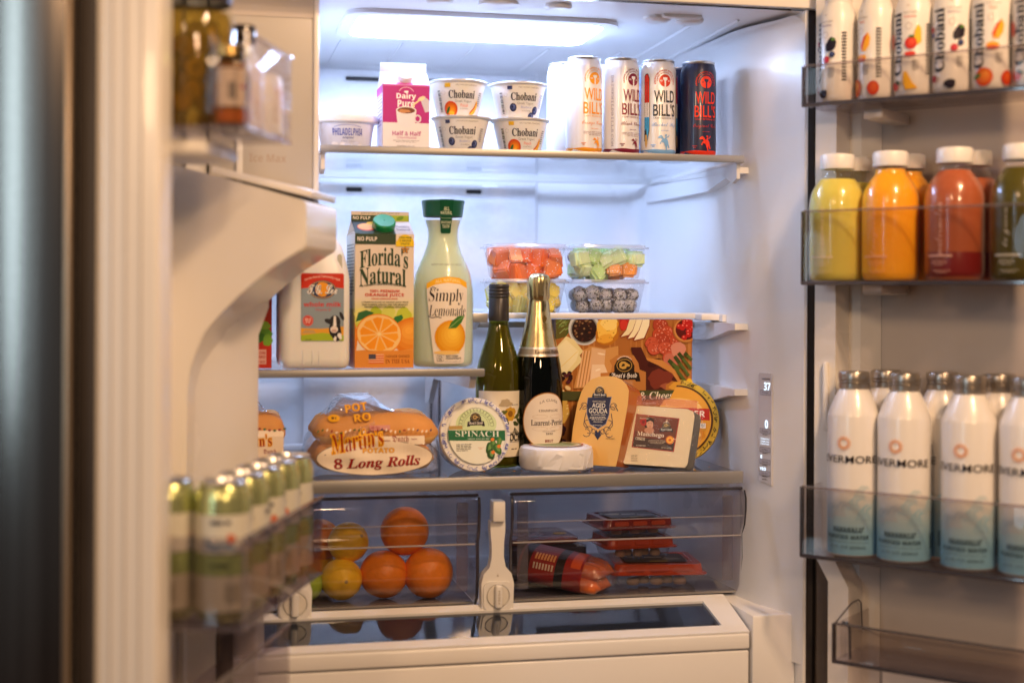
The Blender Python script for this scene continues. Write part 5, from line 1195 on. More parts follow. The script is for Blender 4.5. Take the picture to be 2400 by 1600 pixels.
fsheet([MF(x, y) for x, y in ((1235, 850), (1262, 775), (1420, 768), (1560, 790), (1760, 800), (1815, 890), (1800, 1100), (1765, 1300), (1740, 1348), (1690, 1335), (1500, 1305), (1200, 1290), (1195, 1240))], lambda x, z, a: (x, -.0040 - a * 1.2 - max(0, .02 - z) * .1, z), 'film_wrap', t, seed=11, amp=.0035)
fsheet([MF(x, y) for x, y in ((1262, 775), (1420, 768), (1560, 790), (1760, 802), (1765, 862), (1500, 845), (1262, 840))], lambda x, z, a: (x, -.0010 - a, z), 'film_band', t, seed=13, amp=.002, m=clear('pink_film', (.93, .62, .62), ior=1.35, rough=.1, haze=.15, hcol=(.8, .3, .32), bump=.6, bscale=50))

# round yellow tub on its edge
def disc_tub(name, loc, rz, rx, R_, D_, label, cat, mats_, lip=.006):
    t = tilt_empty(name, loc, rz, rx, label, cat)
    MX = Matrix.Translation((0, 0, R_)) @ Matrix.Rotation(radians(90), 4, 'X')
    G().lathe([(R_ * .80, -D_), (R_ * .84, -D_ + .003), (R_ * .93, -.009), (R_ * .95, -.0085)], 72, M=MX).obj('tub', mats_[1], t, smooth=50)
    G().lathe([(R_ * .96, -.0084), (R_, -.008), (R_ * 1.0, -.0010), (R_ * .985, .0006), (R_ * .89, .0008), (R_ * .865, -.0006), (R_ * .82, -.0012), (.001, -.0012)], 72, cap0=False, cap1=False, M=MX).obj('lid', mats_[0], t, smooth=40)
    return t
TR = .0690
t = disc_tub('spread_tub', (.7780, 2.256, ZB), radians(-24), radians(-14), TR, .050, 'round tub with a yellow and black patterned rim, leaning behind the film wrapped wedge', 'food tub', (mat('yellow_lid', hx('#c9a62c'), rough=.3, coat=.3), mat('dark_tub', (.03, .03, .045), rough=.3)))
k = Ink(lambda u, v, h: (u, -h - .0008, TR + v)); rb = random.Random(9)
k.ring(0, 0, TR * .93, TR * .93, TR * .13, '#d2b23c', 60)
for i in range(120):
    a = rb.uniform(0, 6.28); r_ = TR * rb.uniform(.88, .985); b_ = a + rb.uniform(-.09, .09); r3 = TR * rb.uniform(.88, .985); k.line([(r_ * cos(a), r_ * sin(a)), (r3 * cos(b_), r3 * sin(b_))], .0011, '#25220f')
k.ell(0, 0, TR * .855, TR * .855, '#4a2a12', n=60); k.ell(0, 0, TR * .815, TR * .815, '#dd9f34', n=60); k.ell(0, .018, TR * .60, TR * .28, '#eec46a'); 
k.poly([(-TR * .74, .0035), (TR * .78, .0010), (TR * .77, .0205), (-TR * .66, .0225)], '#b8221c'); k.text('PEPPER', .0180, .0120, .0560, .0100, '#f2e6d8', 'bold', rot=-1); k.ell(-.038, .032, .012, .010, '#b8321c', wob=.12, seed=3); k.ell(.035, -.020, .012, .012, '#cf8a2a', wob=.1, seed=5)
for i in range(10): k.ell(rb.uniform(.015, .045), rb.uniform(-.035, -.012), .004, .0036, rb.choice(['#e8c26a', '#c8963a']))
k.rect(.0385, .0475, -.012, -.004, '#eeeeee'); k.greek(.043, -.008, .007, .006, 4, '#44444c', 3)
k.obj('lid_print', GLOSSY, t)
kk = Ink(lambda u, v, h: (u - .003, -h - .0030, TR + v + .036)); hound_crest(kk, 0, 0, .0155, '#1c2038'); kk.obj('crest', GLOSSY, t)

# spinach dip tub
SR = .0578
t = disc_tub('dip_tub', (.4330, 2.192, ZB), radians(8), radians(-12), SR, .055, 'round white tub with a blue patterned rim and a green banded label, standing on edge', 'food tub', (mat('dip_lid', (.80, .80, .80), rough=.35), mat('smoky_tub', (.42, .46, .56), rough=.15, coat=.4)))
k = Ink(lambda u, v, h: (u, -h - .0008, SR + v)); rb = random.Random(21)
BL = '#5a66b8'
for i in range(60):
    a = rb.uniform(0, 6.28); r_ = SR * rb.uniform(.885, .965); k.ring(r_ * cos(a), r_ * sin(a), rb.uniform(.0014, .0028), rb.uniform(.0014, .0028), .0008, BL, 10, rb.uniform(0, 90), rb.uniform(200, 360))
    a = rb.uniform(0, 6.28); b_ = a + rb.uniform(-.06, .06); k.line([(SR * .89 * cos(a), SR * .89 * sin(a)), (SR * .97 * cos(b_), SR * .97 * sin(b_))], .0009, '#6a76c4')
k.ell(.0012, 0, SR * .80, SR * .80, '#e9ece0', n=60); k.ell(.0012, .016, SR * .58, SR * .40, '#cfe3b4', n=40)
for i in range(3): k.ring(.001, .012, .012 + i * .0085, .012 + i * .0085, .0005, '#7a9a6a', 40, 0, 180)
for i in range(15): a = radians(12 * i + 6); k.ring(.001 + .026 * cos(a), .012 + .026 * sin(a), .0032, .0032, .0004, '#4a6a4a', 12)
k.poly([(-SR * .79, -.0085), (-SR * .795, .0075), (SR * .83, .0045), (SR * .815, -.0115)], '#1d6b45'); k.text('SPINACH', .002, .0006, .0720, .0092, '#dfe9df', 'serif', off=-.008, rot=-2); k.text('GREEK YOGURT DIP', .003, -.0074, .036, .0024, '#c8dccc', 'serif', rot=-2)
k.rect(-.0440, -.0220, .0085, .0140, '#b59a5c'); k.greek(-.021, -.0200, .026, .0120, 5, '#4a4a4a', 6, align=-1, fill=.4); k.greek(.006, -.0220, .010, .004, 2, '#d89a8a', 4, fill=.3)
for x, y, rx, ry, r_, c in ((.020, -.022, .0055, .0100, -20, '#2f5a2c'), (.027, -.017, .0050, .0090, 10, '#49763a'), (.033, -.024, .0060, .0095, 30, '#356a30'), (.022, -.032, .0065, .0080, 0, '#2a4f28'), (.037, -.013, .0040, .0075, -15, '#548242')): k.ell(x, y, rx, ry, c, r_, wob=.05, seed=int(x * 1e4)); k.ell(x + .001, y + .001, rx * .45, ry * .6, '#6f9a55', r_)
for x, y in ((.026, -.009), (.0255, -.029), (.036, -.020)): k.ell(x, y, .0033, .0026, '#e8813a', 20)
k.obj('lid_print', PAPER, t)
kk = Ink(lambda u, v, h: (u + .0005, -h - .0034, SR + v + .0215)); hound_crest(kk, 0, 0, .0148); kk.obj('crest', GLOSSY, t)

# brie in white paper
t = empty('brie_wheel', (.5620, 2.208, ZB), 0, 'low round cheese in folded white paper with an oval top label', 'cheese')
G().lathe([(.050, 0), (.0555, .003), (.0580, .010), (.0580, .028), (.0560, .0345), (.050, .0375), (.030, .0378), (.001, .0380)], 72, cap1=False, wob=lambda a, z: 1 + .012 * sin(5 * a + 1) * (z > .004) + .010 * abs(sin(4 * a + z * 40)) + .006 * sin(11 * a + z * 90)).obj('wrapper', mat('waxed_white_paper', (.80, .79, .80), rough=.32, coat=.2, bump=.35, bscale=14, bdist=.004), t, smooth=25)
k = Ink(lambda u, v, h: (u, v, .0384 + h)); k.ell(0, 0, .043, .043, '#a8443a', n=50); k.ell(0, 0, .0405, .0405, '#b5a878', n=50); k.ell(0, 0, .030, .030, '#8a9060', n=40); k.textc('FRENCH BRIE CHEESE', 0, 0, .035, 270, 150, .005, '#f0e8d8', flip=True); k.obj('label', PAPER, t)
for a0, a1 in ((-1.5, -1.15), (-2.2, -1.8), (-.9, -.65)):
    G().prism([(a0, .006), (a1, .030), (a1 + .18, .026), (a0 + .45, .004)], .0588, .0596, lambda a, z, r: (r * cos(a), r * sin(a), z)).obj('paper_fold', mat('waxed_white_paper'), t, smooth=0)

# bread bags
def rolls_bag(loc, rz, W, D, H, label, seed, kind):
    t = empty('bread_bag', loc, rz, label, 'bread bag', 'bags of bread rolls')
    crust = mat('roll_crust', hx('#d79a58'), rough=.62, spec=.3, vary=.30, bump=.5, bscale=26, bdist=.004, sss=.1, sscale=.01)
    side = mat('roll_side', hx('#e6b872'), rough=.6, vary=.15, bscale=22)
    rnd = random.Random(seed)
    nroll = 4
    for lay in range(2):
        for j in range(nroll):
            yy = -D / 2 + .024 + j * (D - .048) / (nroll - 1); zz = .0265 + lay * .038
            L = W / 2 * (.90 if lay == 0 else .93); g = G(); rings = []
            n_ = 18
            for i in range(n_ + 1):
                tt = -1 + 2 * i / n_; rr = max(.02, (1 - abs(tt) ** 6)) ** .5
                lump = 1 + .07 * noise.noise((tt * 2.3 + j * 3, lay * 5.0, seed)); rr *= lump
                rings.append([Vector((tt * L + (.004 if lay else 0), yy + .0225 * rr * cos(a), zz + (.0255 if lay == 0 else .0285) * rr * (sin(a) if sin(a) > 0 else .8 * sin(a)) + .002 * sin(tt * 5 + j))) for a in [2 * pi * q_ / 20 for q_ in range(20)]])
            g.loft(rings); o = g.obj('roll', [crust, side], t, smooth=60)
            for p in o.data.polygons:
                if p.normal.z < -.25: p.material_index = 1
    # film bag
    def bag(u, v, grow=0.0):
        """u in -1..1 across the front and round, v 0..1 upward; returns the front surface"""
        prof_ = .5 * D * min(1, (1.02 - max(0, v - .45) ** 1.6 * 1.55)); 
        return prof_
    nu, nv = 72, 34; vs = []; fs = []
    for j in range(nv + 1):
        v = j / nv; env = 1 - .34 * max(0, v - .42) ** 1.25 * 2.0; lowr = min(1, .90 + v * 1.2)
        for i in range(nu):
            a = 2 * pi * i / nu; ca, sa = cos(a), sin(a)
            sx_ = math.copysign(abs(ca) ** .45, ca); sy_ = math.copysign(abs(sa) ** .45, sa)
            w2 = W / 2 * env * lowr; d2 = (D / 2 + .003) * (1 - .75 * max(0, v - .55) ** 1.1 * 1.6) * lowr
            top = H * (.88 + .12 * sin(sx_ * 3.1 + seed * 1.3) - .14 * max(0, sx_ - .0) ** 2 + .07 * sin(sx_ * 9 + seed))
            z = v * top; nn = noise.noise((sx_ * 3.3 + seed, sy_ * 2 + v * 4, seed)) ; n2 = noise.noise((sx_ * 9 + seed, sy_ * 6 + v * 13, 3.3 + seed))
            f_ = 1 + (.030 * nn + .018 * n2) * (.4 + v); vs.append((sx_ * w2 * f_, sy_ * d2 * f_, max(.0005, z + .004 * nn * v)))
    for j in range(nv):
        for i in range(nu): k_ = (i + 1) % nu; fs.append((j * nu + i, j * nu + k_, (j + 1) * nu + k_, (j + 1) * nu + i))
    fs.append(tuple(nv * nu + i for i in range(nu)))
    G().add(vs, fs).obj('film', clear('bread_film', (.985, .98, .975), ior=1.38, rough=.10, haze=.12, hcol=(.9, .9, .95), bump=1.0, bscale=42, stretch=(1, 1, 1.6), refl=2.2), t, smooth=60)
    return t
W_b, D_b, H_b = .206, .150, .118
t = rolls_bag((.2700, 2.238, ZB), radians(-1), W_b, D_b, H_b, 'clear bag of long golden rolls with yellow and red lettering, beside the round dip tub', 2, 'long')
fy = lambda u, v: -(D_b / 2 + .0078) + .006 * (u / .1) ** 2 + max(0, v - .062) * .55 + .0012 * sin(u * 120 + v * 60) + .0010 * sin(v * 190 + u * 30)
k = Ink(lambda u, v, h: (u, fy(u, v) - h, v), .006, vstep=.006, h0=.0005)
RD, YL = '#8c1c1c', '#f0b11e'
k.ell(.0000, .0290, .0880, .0265, '#4a4038', n=44); k.ell(.0000, .0290, .0870, .0255, '#efe0cc', n=44)
k.rect(-.030, .0750, .0480, .0610, '#efe0cc')
k.text("Martin's", -.0270, .0560, .0800, .0330, YL, 'serif', off=.055, rot=9, shear=.08); k.text("Martin's", -.0270, .0560, .0770, .0300, '#a3301a', 'serif', off=-.01, rot=9, shear=.08)
k.text('Dutch', .0380, .0560, .0250, .0115, RD, 'black'); k.text('FAMOUS', .0170, .0545, .011, .0022, RD, 'bold'); k.text('TASTE', .0585, .0560, .009, .0022, RD, 'bold')
k.text('POTATO', .0050, .0400, .0480, .0078, '#a8641e', 'bold', off=.03); k.text('POTATO', .0050, .0402, .0475, .0072, YL, 'bold')
k.text('8 Long Rolls', .0035, .0205, .1300, .0200, '#5c1414', 'serifit', off=.01, rot=2); k.text('8 Long Rolls', .0030, .0210, .1290, .0190, '#9c2020', 'serifit', rot=2)
k.text('POT', -.0270, .1030, .0340, .0125, '#a8641e', 'bold', off=.05, rot=8); k.text('POT', -.0270, .1035, .0330, .0115, YL, 'bold', rot=8); k.text('RO', -.0180, .0885, .0260, .0125, '#a8641e', 'bold', off=.05, rot=8); k.text('RO', -.0180, .0890, .0250, .0115, YL, 'bold', rot=8)
k.ell(-.0610, .0880, .0090, .0055, YL); k.greek(-.0610, .0880, .009, .004, 1, '#5c3a14', 2, fill=.8); k.rect(-.0080, .0230, .0700, .0770, '#c98a82'); k.text('140 13%', .0000, .0735, .016, .004, RD, 'bold')
rb = random.Random(3)
for i in range(26): x = -.085 + i * .0068; k.ell(x, .0690 + .002 * sin(i), .0022, .0012, rb.choice(['#8c1c1c', '#2f5a2c', '#3a2a5a', '#e9dcc8']), rb.uniform(0, 90))
k.obj('print', PAPER, t)
t = rolls_bag((.0840, 2.262, ZB), radians(0), .110, .130, .106, 'smaller bag of sandwich rolls half hidden behind the green topped cans', 5, 'small')
k = Ink(lambda u, v, h: (u, -(.0728) + .006 * (u / .05) ** 2 + max(0, v - .06) * .5 - h, v), .006, vstep=.006, h0=.0005)
k.poly([(-.045, .010), (.050, .010), (.0515, .066), (.046, .0690), (-.045, .0685)], '#eedcc6'); k.text("Martin's", .0020, .0530, .064, .0200, YL, 'serif', off=.055, rot=3); k.text("Martin's", .0020, .0530, .062, .0180, '#a3301a', 'serif', rot=3)
k.text('Dutch', .0300, .0370, .019, .0080, RD, 'black'); k.text('Sandwich', .0120, .0270, .034, .0050, RD, 'serifit')
for i in range(14): k.ell(-.045 + i * .0075, .0700 + .0015 * sin(i), .0024, .0016, ['#8c1c1c', '#2f5a2c'][i % 2])
k.obj('print', PAPER, t)
# ------------------------------------------------------------------ fruit in the crispers
FZ = -.481 + .0035
def fruit(x, y, z, r, kind, label, seed, rot):
    cols = {'orange': ('#f48c18', 'orange', 'orange'), 'lemon': ('#f8c826', 'lemon', 'lemon'), 'lime': ('#a8c83a', 'lime', 'lime')}[kind]
    m = mat(cols[1] + '_peel', hx(cols[0]), rough=.36, coat=.12, bump=.8, bscale=420, bdist=.0010, vary=.09, sss=.15, sscale=.006, sssr=(1, .5, .1))
    t = empty(cols[1], (x, y, z), 0, label, cols[2], {'orange': 'oranges in the crisper drawer', 'lemon': 'lemons in the crisper drawer', 'lime': None}[kind])
    if kind == 'orange': fn = lambda d: 1 - .035 * abs(d.z) ** 3 - .05 * max(0, (d.z - .965) / .035) + .012 * noise.noise(d * 1.6 + Vector((seed, 0, 0)))
    else: fn = lambda d: 1 + .05 * abs(d.z) ** 2 + .13 * max(0, (abs(d.z) - .93) / .07) ** 1.4 + .015 * noise.noise(d * 1.8 + Vector((seed, 0, 0)))
    sph(r, 40, 26, fn).obj('peel', m, t, rot=rot, smooth=80)
    e_ = Matrix.Rotation(rot[2], 4, 'Z') @ Matrix.Rotation(rot[1], 4, 'Y') @ Matrix.Rotation(rot[0], 4, 'X')
    s_ = r * (.955 if kind == 'orange' else 1.155)
    G().lathe([(.0026, -.001), (.0030, .0004), (.0018, .0012), (.0004, .0009)], 10, cap0=False, M=e_ @ Matrix.Translation((0, 0, s_ - .0035 * (kind == 'orange')))).obj('stem_end', mat('fruit_stem', hx('#a88a4a'), rough=.7), t)
    return t
fruit(.3640, 2.243, FZ + .0392, .0392, 'orange', 'large orange on the drawer floor nearest the knob divider', 1, (1.45, 0, .3))
fruit(.2950, 2.252, FZ + .0380, .0380, 'orange', 'orange on the drawer floor between a lemon and the largest orange', 2, (2.6, .3, 0))
fruit(.3290, 2.262, FZ + .1030, .0385, 'orange', 'orange resting on top of the two lower oranges', 3, (1.5, -.1, .15))
fruit(.2280, 2.248, FZ + .0335, .0325, 'lemon', 'bright lemon on the drawer floor beside the orange', 4, (1.5, 0, .1))
fruit(.2400, 2.262, FZ + .0880, .0315, 'lemon', 'lemon resting on top of the lower lemon', 5, (.9, .9, 0))
fruit(.1960, 2.330, FZ + .0330, .0320, 'lemon', 'lemon at the back of the drawer, mostly hidden', 6, (.4, .5, 0))
fruit(.2010, 2.325, FZ + .0820, .0340, 'orange', 'orange at the back above the hidden lemon', 7, (.4, .8, 0))
fruit(.1710, 2.246, FZ + .0285, .0280, 'lime', 'green lime on the drawer floor by the can bin', 8, (1.3, .4, 0))

# sausage pack
t = empty('sausage_pack', (.5930, 2.252, FZ), radians(0), 'vacuum pack of orange sausages with a dark red printed sleeve', 'meat pack')
SA = mat('sausage_skin', hx('#d06c34'), rough=.22, coat=.5, vary=.12, bscale=30, sss=.15, sscale=.006)
MXs = Matrix.Translation((0, 0, .012)) @ Matrix.Rotation(radians(-28), 4, 'Z') @ Matrix.Rotation(radians(9), 4, 'Y')
for lay in range(2):
    for j in range(4):
        g = G(); rings = []; R_ = .0118
        yy = -.033 + j * .0205 + lay * .006; zz = .010 + lay * .0215
        for i in range(15):
            tt = -1 + 2 * i / 14; rr = max(.0, 1 - abs(tt) ** 7) ** .5 * R_ + .0003
            rings.append([MXs @ Vector((tt * .066 + (.004 * ((j * 7 + lay * 3) % 3 - 1)), yy + rr * cos(a), zz + rr * sin(a))) for a in [2 * pi * q_ / 14 for q_ in range(14)]])
        g.loft(rings).obj('sausage', SA, t, smooth=70)
g = G(); rings = []
for i in range(21):
    tt = -1 + 2 * i / 20; ww = .049 * (1 - .25 * abs(tt) ** 4); hh = .0270 * max(.08, 1 - abs(tt) ** 5)
    rings.append([MXs @ Vector((tt * .078, .0005 + ww * math.copysign(abs(cos(a)) ** .7, cos(a)) * (1 + .03 * sin(9 * a + i)), .0215 + hh * math.copysign(abs(sin(a)) ** .8, sin(a)) * (1 + .06 * sin(7 * a + i * .8)))) for a in [2 * pi * q_ / 32 for q_ in range(32)]])
g.loft(rings).obj('film', clear('meat_film', (.96, .93, .92), ior=1.4, rough=.08, haze=.04, bump=.7, bscale=70, refl=1.1), t, smooth=60)
def sl_(u, v, h):
    a = v; return MXs @ Vector((u, .0005 + (.0505 + h) * math.copysign(abs(cos(a)) ** .7, cos(a)), .0215 + (.0285 + h) * math.copysign(abs(sin(a)) ** .8, sin(a))))
k = Ink(sl_, .02, vstep=.2)
k.rect(-.074, .030, -4.9, -.3, '#8c1c14', True); k.rect(-.014, .000, -4.9, -.3, '#1a1410'); k.rect(-.070, -.056, -4.9, -.3, '#241a16'); k.rect(.010, .026, -4.9, -3.6, '#c8501c')
k.greek(-.0350, -3.95, .034, .45, 1, '#e0a060', 3, fill=.8) if False else None
for i in range(7): k.rect(-.050 + i * .0050, -.0468 + i * .0050, -4.15, -3.70, '#d89a5c', i > 0); k.rect(-.050 + i * .0050, -.0472 + i * .0050, -3.50, -3.20, '#c8b49a', True)
k.obj('printed_sleeve', GLOSSY, t)
# flat dark packs at the back
for i, (x, y, z, rz, c, lb, wd) in enumerate(((.570, 2.36, FZ, .1, '#23222c', 'flat dark vacuum pack of cold cuts lying under a pale one', 'MEAT'), (.580, 2.37, FZ + .014, -.12, '#c9cdd0', 'flat pale pack lying on the dark vacuum pack', 'CUTTERS'), (.565, 2.39, FZ + .060, .05, '#6a3a3e', 'flat reddish pack with a small yellow sticker, highest of the flat packs', 'SALAMI'), (.575, 2.38, FZ + .030, .2, '#2c3040', 'thick dark pack below the reddish pack', 'HAM'))):
    t = empty('meat_pack', (x, y, z), rz, lb, 'meat pack', 'flat meat packs stacked behind the sausages')
    th = .028 if i == 3 else .0125
    G().loft([rsq(.066, .050, .012, 0), rsq(.070, .054, .014, .004), rsq(.070, .054, .014, th - .003), rsq(.060, .046, .012, th)]).obj('pack', mat('pack_film_%s' % ('dark', 'pale', 'reddish', 'slate')[i], hx(c), rough=.22, coat=.5, vary=.3, bscale=24, bump=.5), t)
    k = Ink(lambda u, v, h: (u, -.0545 - h, v)) if i == 3 else Ink(lambda u, v, h: (u, v, th + h))
    if i == 3: k.text('CHARCUTERIE', .0, .014, .085, .008, '#c8c8cc', 'plain')
    elif i == 2: k.ell(.045, -.02, .012, .010, '#d8a82c'); k.greek(-.01, -.02, .06, .03, 4, '#d9b8b0', 3)
    else: k.greek(.0, -.02, .07, .016, 2, '#b8b8bc', 5)
    k.obj('print', GLOSSY, t)
# orange lidded trays
def mtray(x, y, z, rz, lid, label, h=.034, sc=1.0):
    t = empty('meat_tray', (x, y, z), rz, label, 'meat tray', 'orange lidded trays of sliced meat stacked in the drawer'); t.scale = (sc, sc, 1)
    G().loft([rsq(.056, .044, .012, 0), rsq(.058, .046, .012, .002), rsq(.064, .052, .012, h - .014)], cap=False).obj('tray', clear('tray_plastic', (.93, .92, .92), ior=1.4, rough=.08, haze=.06), t)
    L_ = mat('tray_lid_' + ('orange' if lid == 'o' else 'red'), hx('#bc4416' if lid == 'o' else '#7c1a16'), rough=.25, coat=.4, trans=.15)
    G().loft([rsq(.074, .062, .014, h - .016), rsq(.0745, .0625, .014, h - .0145), rsq(.068, .056, .013, h - .012), rsq(.0665, .0545, .013, h - .001), rsq(.0655, .0535, .012, h), rsq(.056, .045, .010, h), rsq(.055, .044, .010, h - .0015)]).obj('lid', L_, t)
    for i in range(3):
        G().prism(rrect(-.050 + i * .036, -.022 + i * .036, h - .0100, h - .0030, .003, 3), -.0005, 0, lambda u, v, a: (u, -.0566 - (h - .002 - v) * .11 + a, v)).obj('lid_panel', mat('tray_lid_panel', hx('#a83a12'), rough=.3, coat=.3), t)
    k = Ink(lambda u, v, hh: (u, v, h + .0004 + hh)); k.rr(-.048, .048, -.036, .036, .006, '#2b2c30'); k.ell(-.028, .010, .014, .010, '#b8a888', wob=.1, seed=2); k.ell(.026, -.010, .014, .010, '#8a8a80', wob=.1, seed=3); k.greek(.004, .004, .050, .010, 1, '#d8d2c0', 5, fill=.8); k.rect(-.01, .018, -.030, -.026, '#d8b82c'); k.obj('label', GLOSSY, t)
    for i in range(5):
        g = G().lathe([(.001, 0), (.009, .001), (.0105, .006), (.008, .011), (.001, .012)], 14, (-.036 + i * .018, -.030 + (i % 2) * .012, .003), cap0=False, cap1=False); g.obj('sliced_meat', mat('sliced_meat_pale', hx('#cfae94'), rough=.4, sss=.2, sscale=.01, vary=.2, bscale=60), t)
    return t
mtray(.7500, 2.292, FZ, radians(-7), 'o', 'lowest orange lidded tray on the drawer floor', .040, 1.08)
mtray(.7230, 2.320, FZ + .0410, radians(3), 'o', 'middle orange lidded tray of the stack', .036, .86)
mtray(.7180, 2.325, FZ + .0780, radians(5), 'r', 'dark red lidded tray on top of the stack', .030, .90)
# ------------------------------------------------------------------ things in the right door (s along the door, q behind the front pane, z height)
def RL(s_, q_, z): return (RO[0] + e.x * s_ - mI.x * q_, RO[1] + e.y * s_ - mI.y * q_, z)
def LL(p, s_, z): return (LO[0] + cos(LA) * p + sin(LA) * s_, LO[1] - sin(LA) * p + cos(LA) * s_, z)
# yogurt drinks
DP = [(.0225, 0), (.0255, .003), (.0268, .010), (.0272, .030), (.0270, .045), (.0264, .056), (.0266, .075), (.0271, .095), (.0270, .114), (.0255, .126), (.0222, .136), (.0196, .142), (.0188, .146), (.0196, .148), (.0196, .150), (.0180, .151)]
def drink(s_, q_, kind, rz, label):
    x, y, z = RL(s_, q_, .2745 + .0048)
    t = empty('yogurt_drink', (x, y, z), RRZ + rz, label, 'drink bottle', 'white yogurt drink bottles in the upper door bin')
    G().lathe(DP, 48).obj('bottle', mat('white_bottle_sleeve', (.80, .78, .75), rough=.35, coat=.15), t, smooth=60)
    cc = {'berry': '#2f3566', 'peach': '#e9a58c', 'straw': '#d8403a'}[kind]
    G().lathe([(.0190, .1515), (.0192, .1640), (.0182, .1652), (.001, .1655)], 40, cap0=False, cap1=False).obj('cap', mat('drink_cap_' + kind, hx(cc), rough=.35), t)
    k = Ink(lath(DP, .0268), .003, vstep=.01)
    k.text('Chobani', -.0130, .0730, .0880, .0175, '#1c202c', 'serif', off=.012, rot=90)
    k.text('Greek Yogurt', .0080, .1160, .0200, .0036, '#9a948e', 'serif')
    nm, nc = {'berry': ('Mixed Berry', '#7a6a9a'), 'peach': ('Peach', '#e88a6a'), 'straw': ('Strawberry Banana', '#e06a5c')}[kind]
    k.text(nm, .0080, .1100, .0170 if kind != 'peach' else .010, .0036, nc, 'serif'); k.ring(.0060, .0970, .0045, .0045, .0007, '#b5aca4', 16); k.greek(.006, .126, .012, .003, 1, '#c0b8b0', 3)
    k.greek(.0150, .0420, .010, .016, 6, '#8a8480', 5)
    for i in range(16): k.rect(.0300, .0370, .030 + i * .0045, .0322 + i * .0045, '#2e2c30')
    if kind == 'berry':
        k.ell(.0150, .0820, .0072, .0105, '#1e1626', -25, wob=.07, seed=3); k.ell(.0185, .0895, .0030, .0022, '#4f7a2c'); k.ball(.0170, .0680, .0042, .0042, '#232a50', '#5a6aa0', rings=3); k.ball(.0085, .0610, .0048, .0052, '#b01c30', '#d84a58', rings=3)
        k.ball(-.0205, .0200, .0048, .0050, '#a8203a', '#d04a5c', rings=3); k.ell(.0030, .0120, .0075, .0062, '#221a2c', wob=.07); k.ball(-.024, .0880, .0034, .0040, '#c02a4a', '#d84a68', rings=2); k.ball(-.0225, .080, .0030, .0034, '#3a4a8c', '#5a6aa8', rings=2)
    elif kind == 'peach':
        k.poly([(.0190, .0940), (.0120, .0880), (.0065, .0750), (.0085, .0680), (.0150, .0680), (.0205, .0760), (.0220, .0860)], '#f6b02a'); k.poly([(.0190, .0940), (.0120, .0880), (.0065, .0750), (.0100, .0690), (.0125, .0790)], '#d8521e')
        k.ell(.0075, .0590, .0085, .0050, '#f0a42a'); k.ell(.0075, .0560, .0080, .0030, '#c8401c'); k.ball(-.0040, .0170, .0120, .0125, '#d8521a', '#f29a3a', rings=4); k.ell(-.0130, .0180, .0060, .0030, '#4f7a2c', 30); k.ball(.0260, .0150, .0080, .0100, '#c84018', '#e06a2a', rings=3)
    else:
        k.poly([(.0180, .0990), (.0225, .0930), (.0230, .0740), (.0170, .0700), (.0130, .0780), (.0140, .0900)], '#f0bc2a'); k.ball(.0090, .0730, .0080, .0085, '#c8281c', '#ee5a3c', rings=4); k.ell(.0100, .0820, .0040, .0020, '#3f6a24'); k.ell(.0080, .0580, .0075, .0035, '#d0301e')
        k.poly([(.0000, .0340), (.0040, .0330), (.0110, .0180), (.0180, .0100), (.0020, .0080), (-.0015, .0200)], '#eeb42a'); k.ell(-.0150, .0140, .0065, .0060, '#d0402e'); k.ell(-.0100, .0190, .0050, .0025, '#2e4a24', -30); k.ell(-.0240, .0780, .0035, .0110, '#d0301e')
    k.obj('label', PAPER, t)
lab = {'berry': 'white yogurt drink with a blackberry on its sleeve', 'peach': 'white yogurt drink with a peach slice on its sleeve', 'straw': 'white yogurt drink with a strawberry and banana on its sleeve'}
drink(.0400, .0330, 'berry', -.55, lab['berry'] + ', nearest the cabinet')
drink(.0980, .0330, 'peach', -.75, lab['peach'] + ', turned so no name shows')
drink(.1530, .0330, 'straw', -.12, 'white yogurt drink with a strawberry and banana, between a peach one and a berry one')
drink(.2085, .0330, 'berry', .10, 'white yogurt drink with a blackberry and its large name facing front')
drink(.2635, .0330, 'peach', .05, 'white yogurt drink with a peach slice and its large name facing front')
drink(.3185, .0330, 'straw', .05, 'white yogurt drink with a strawberry and banana, cut off by the photo edge')

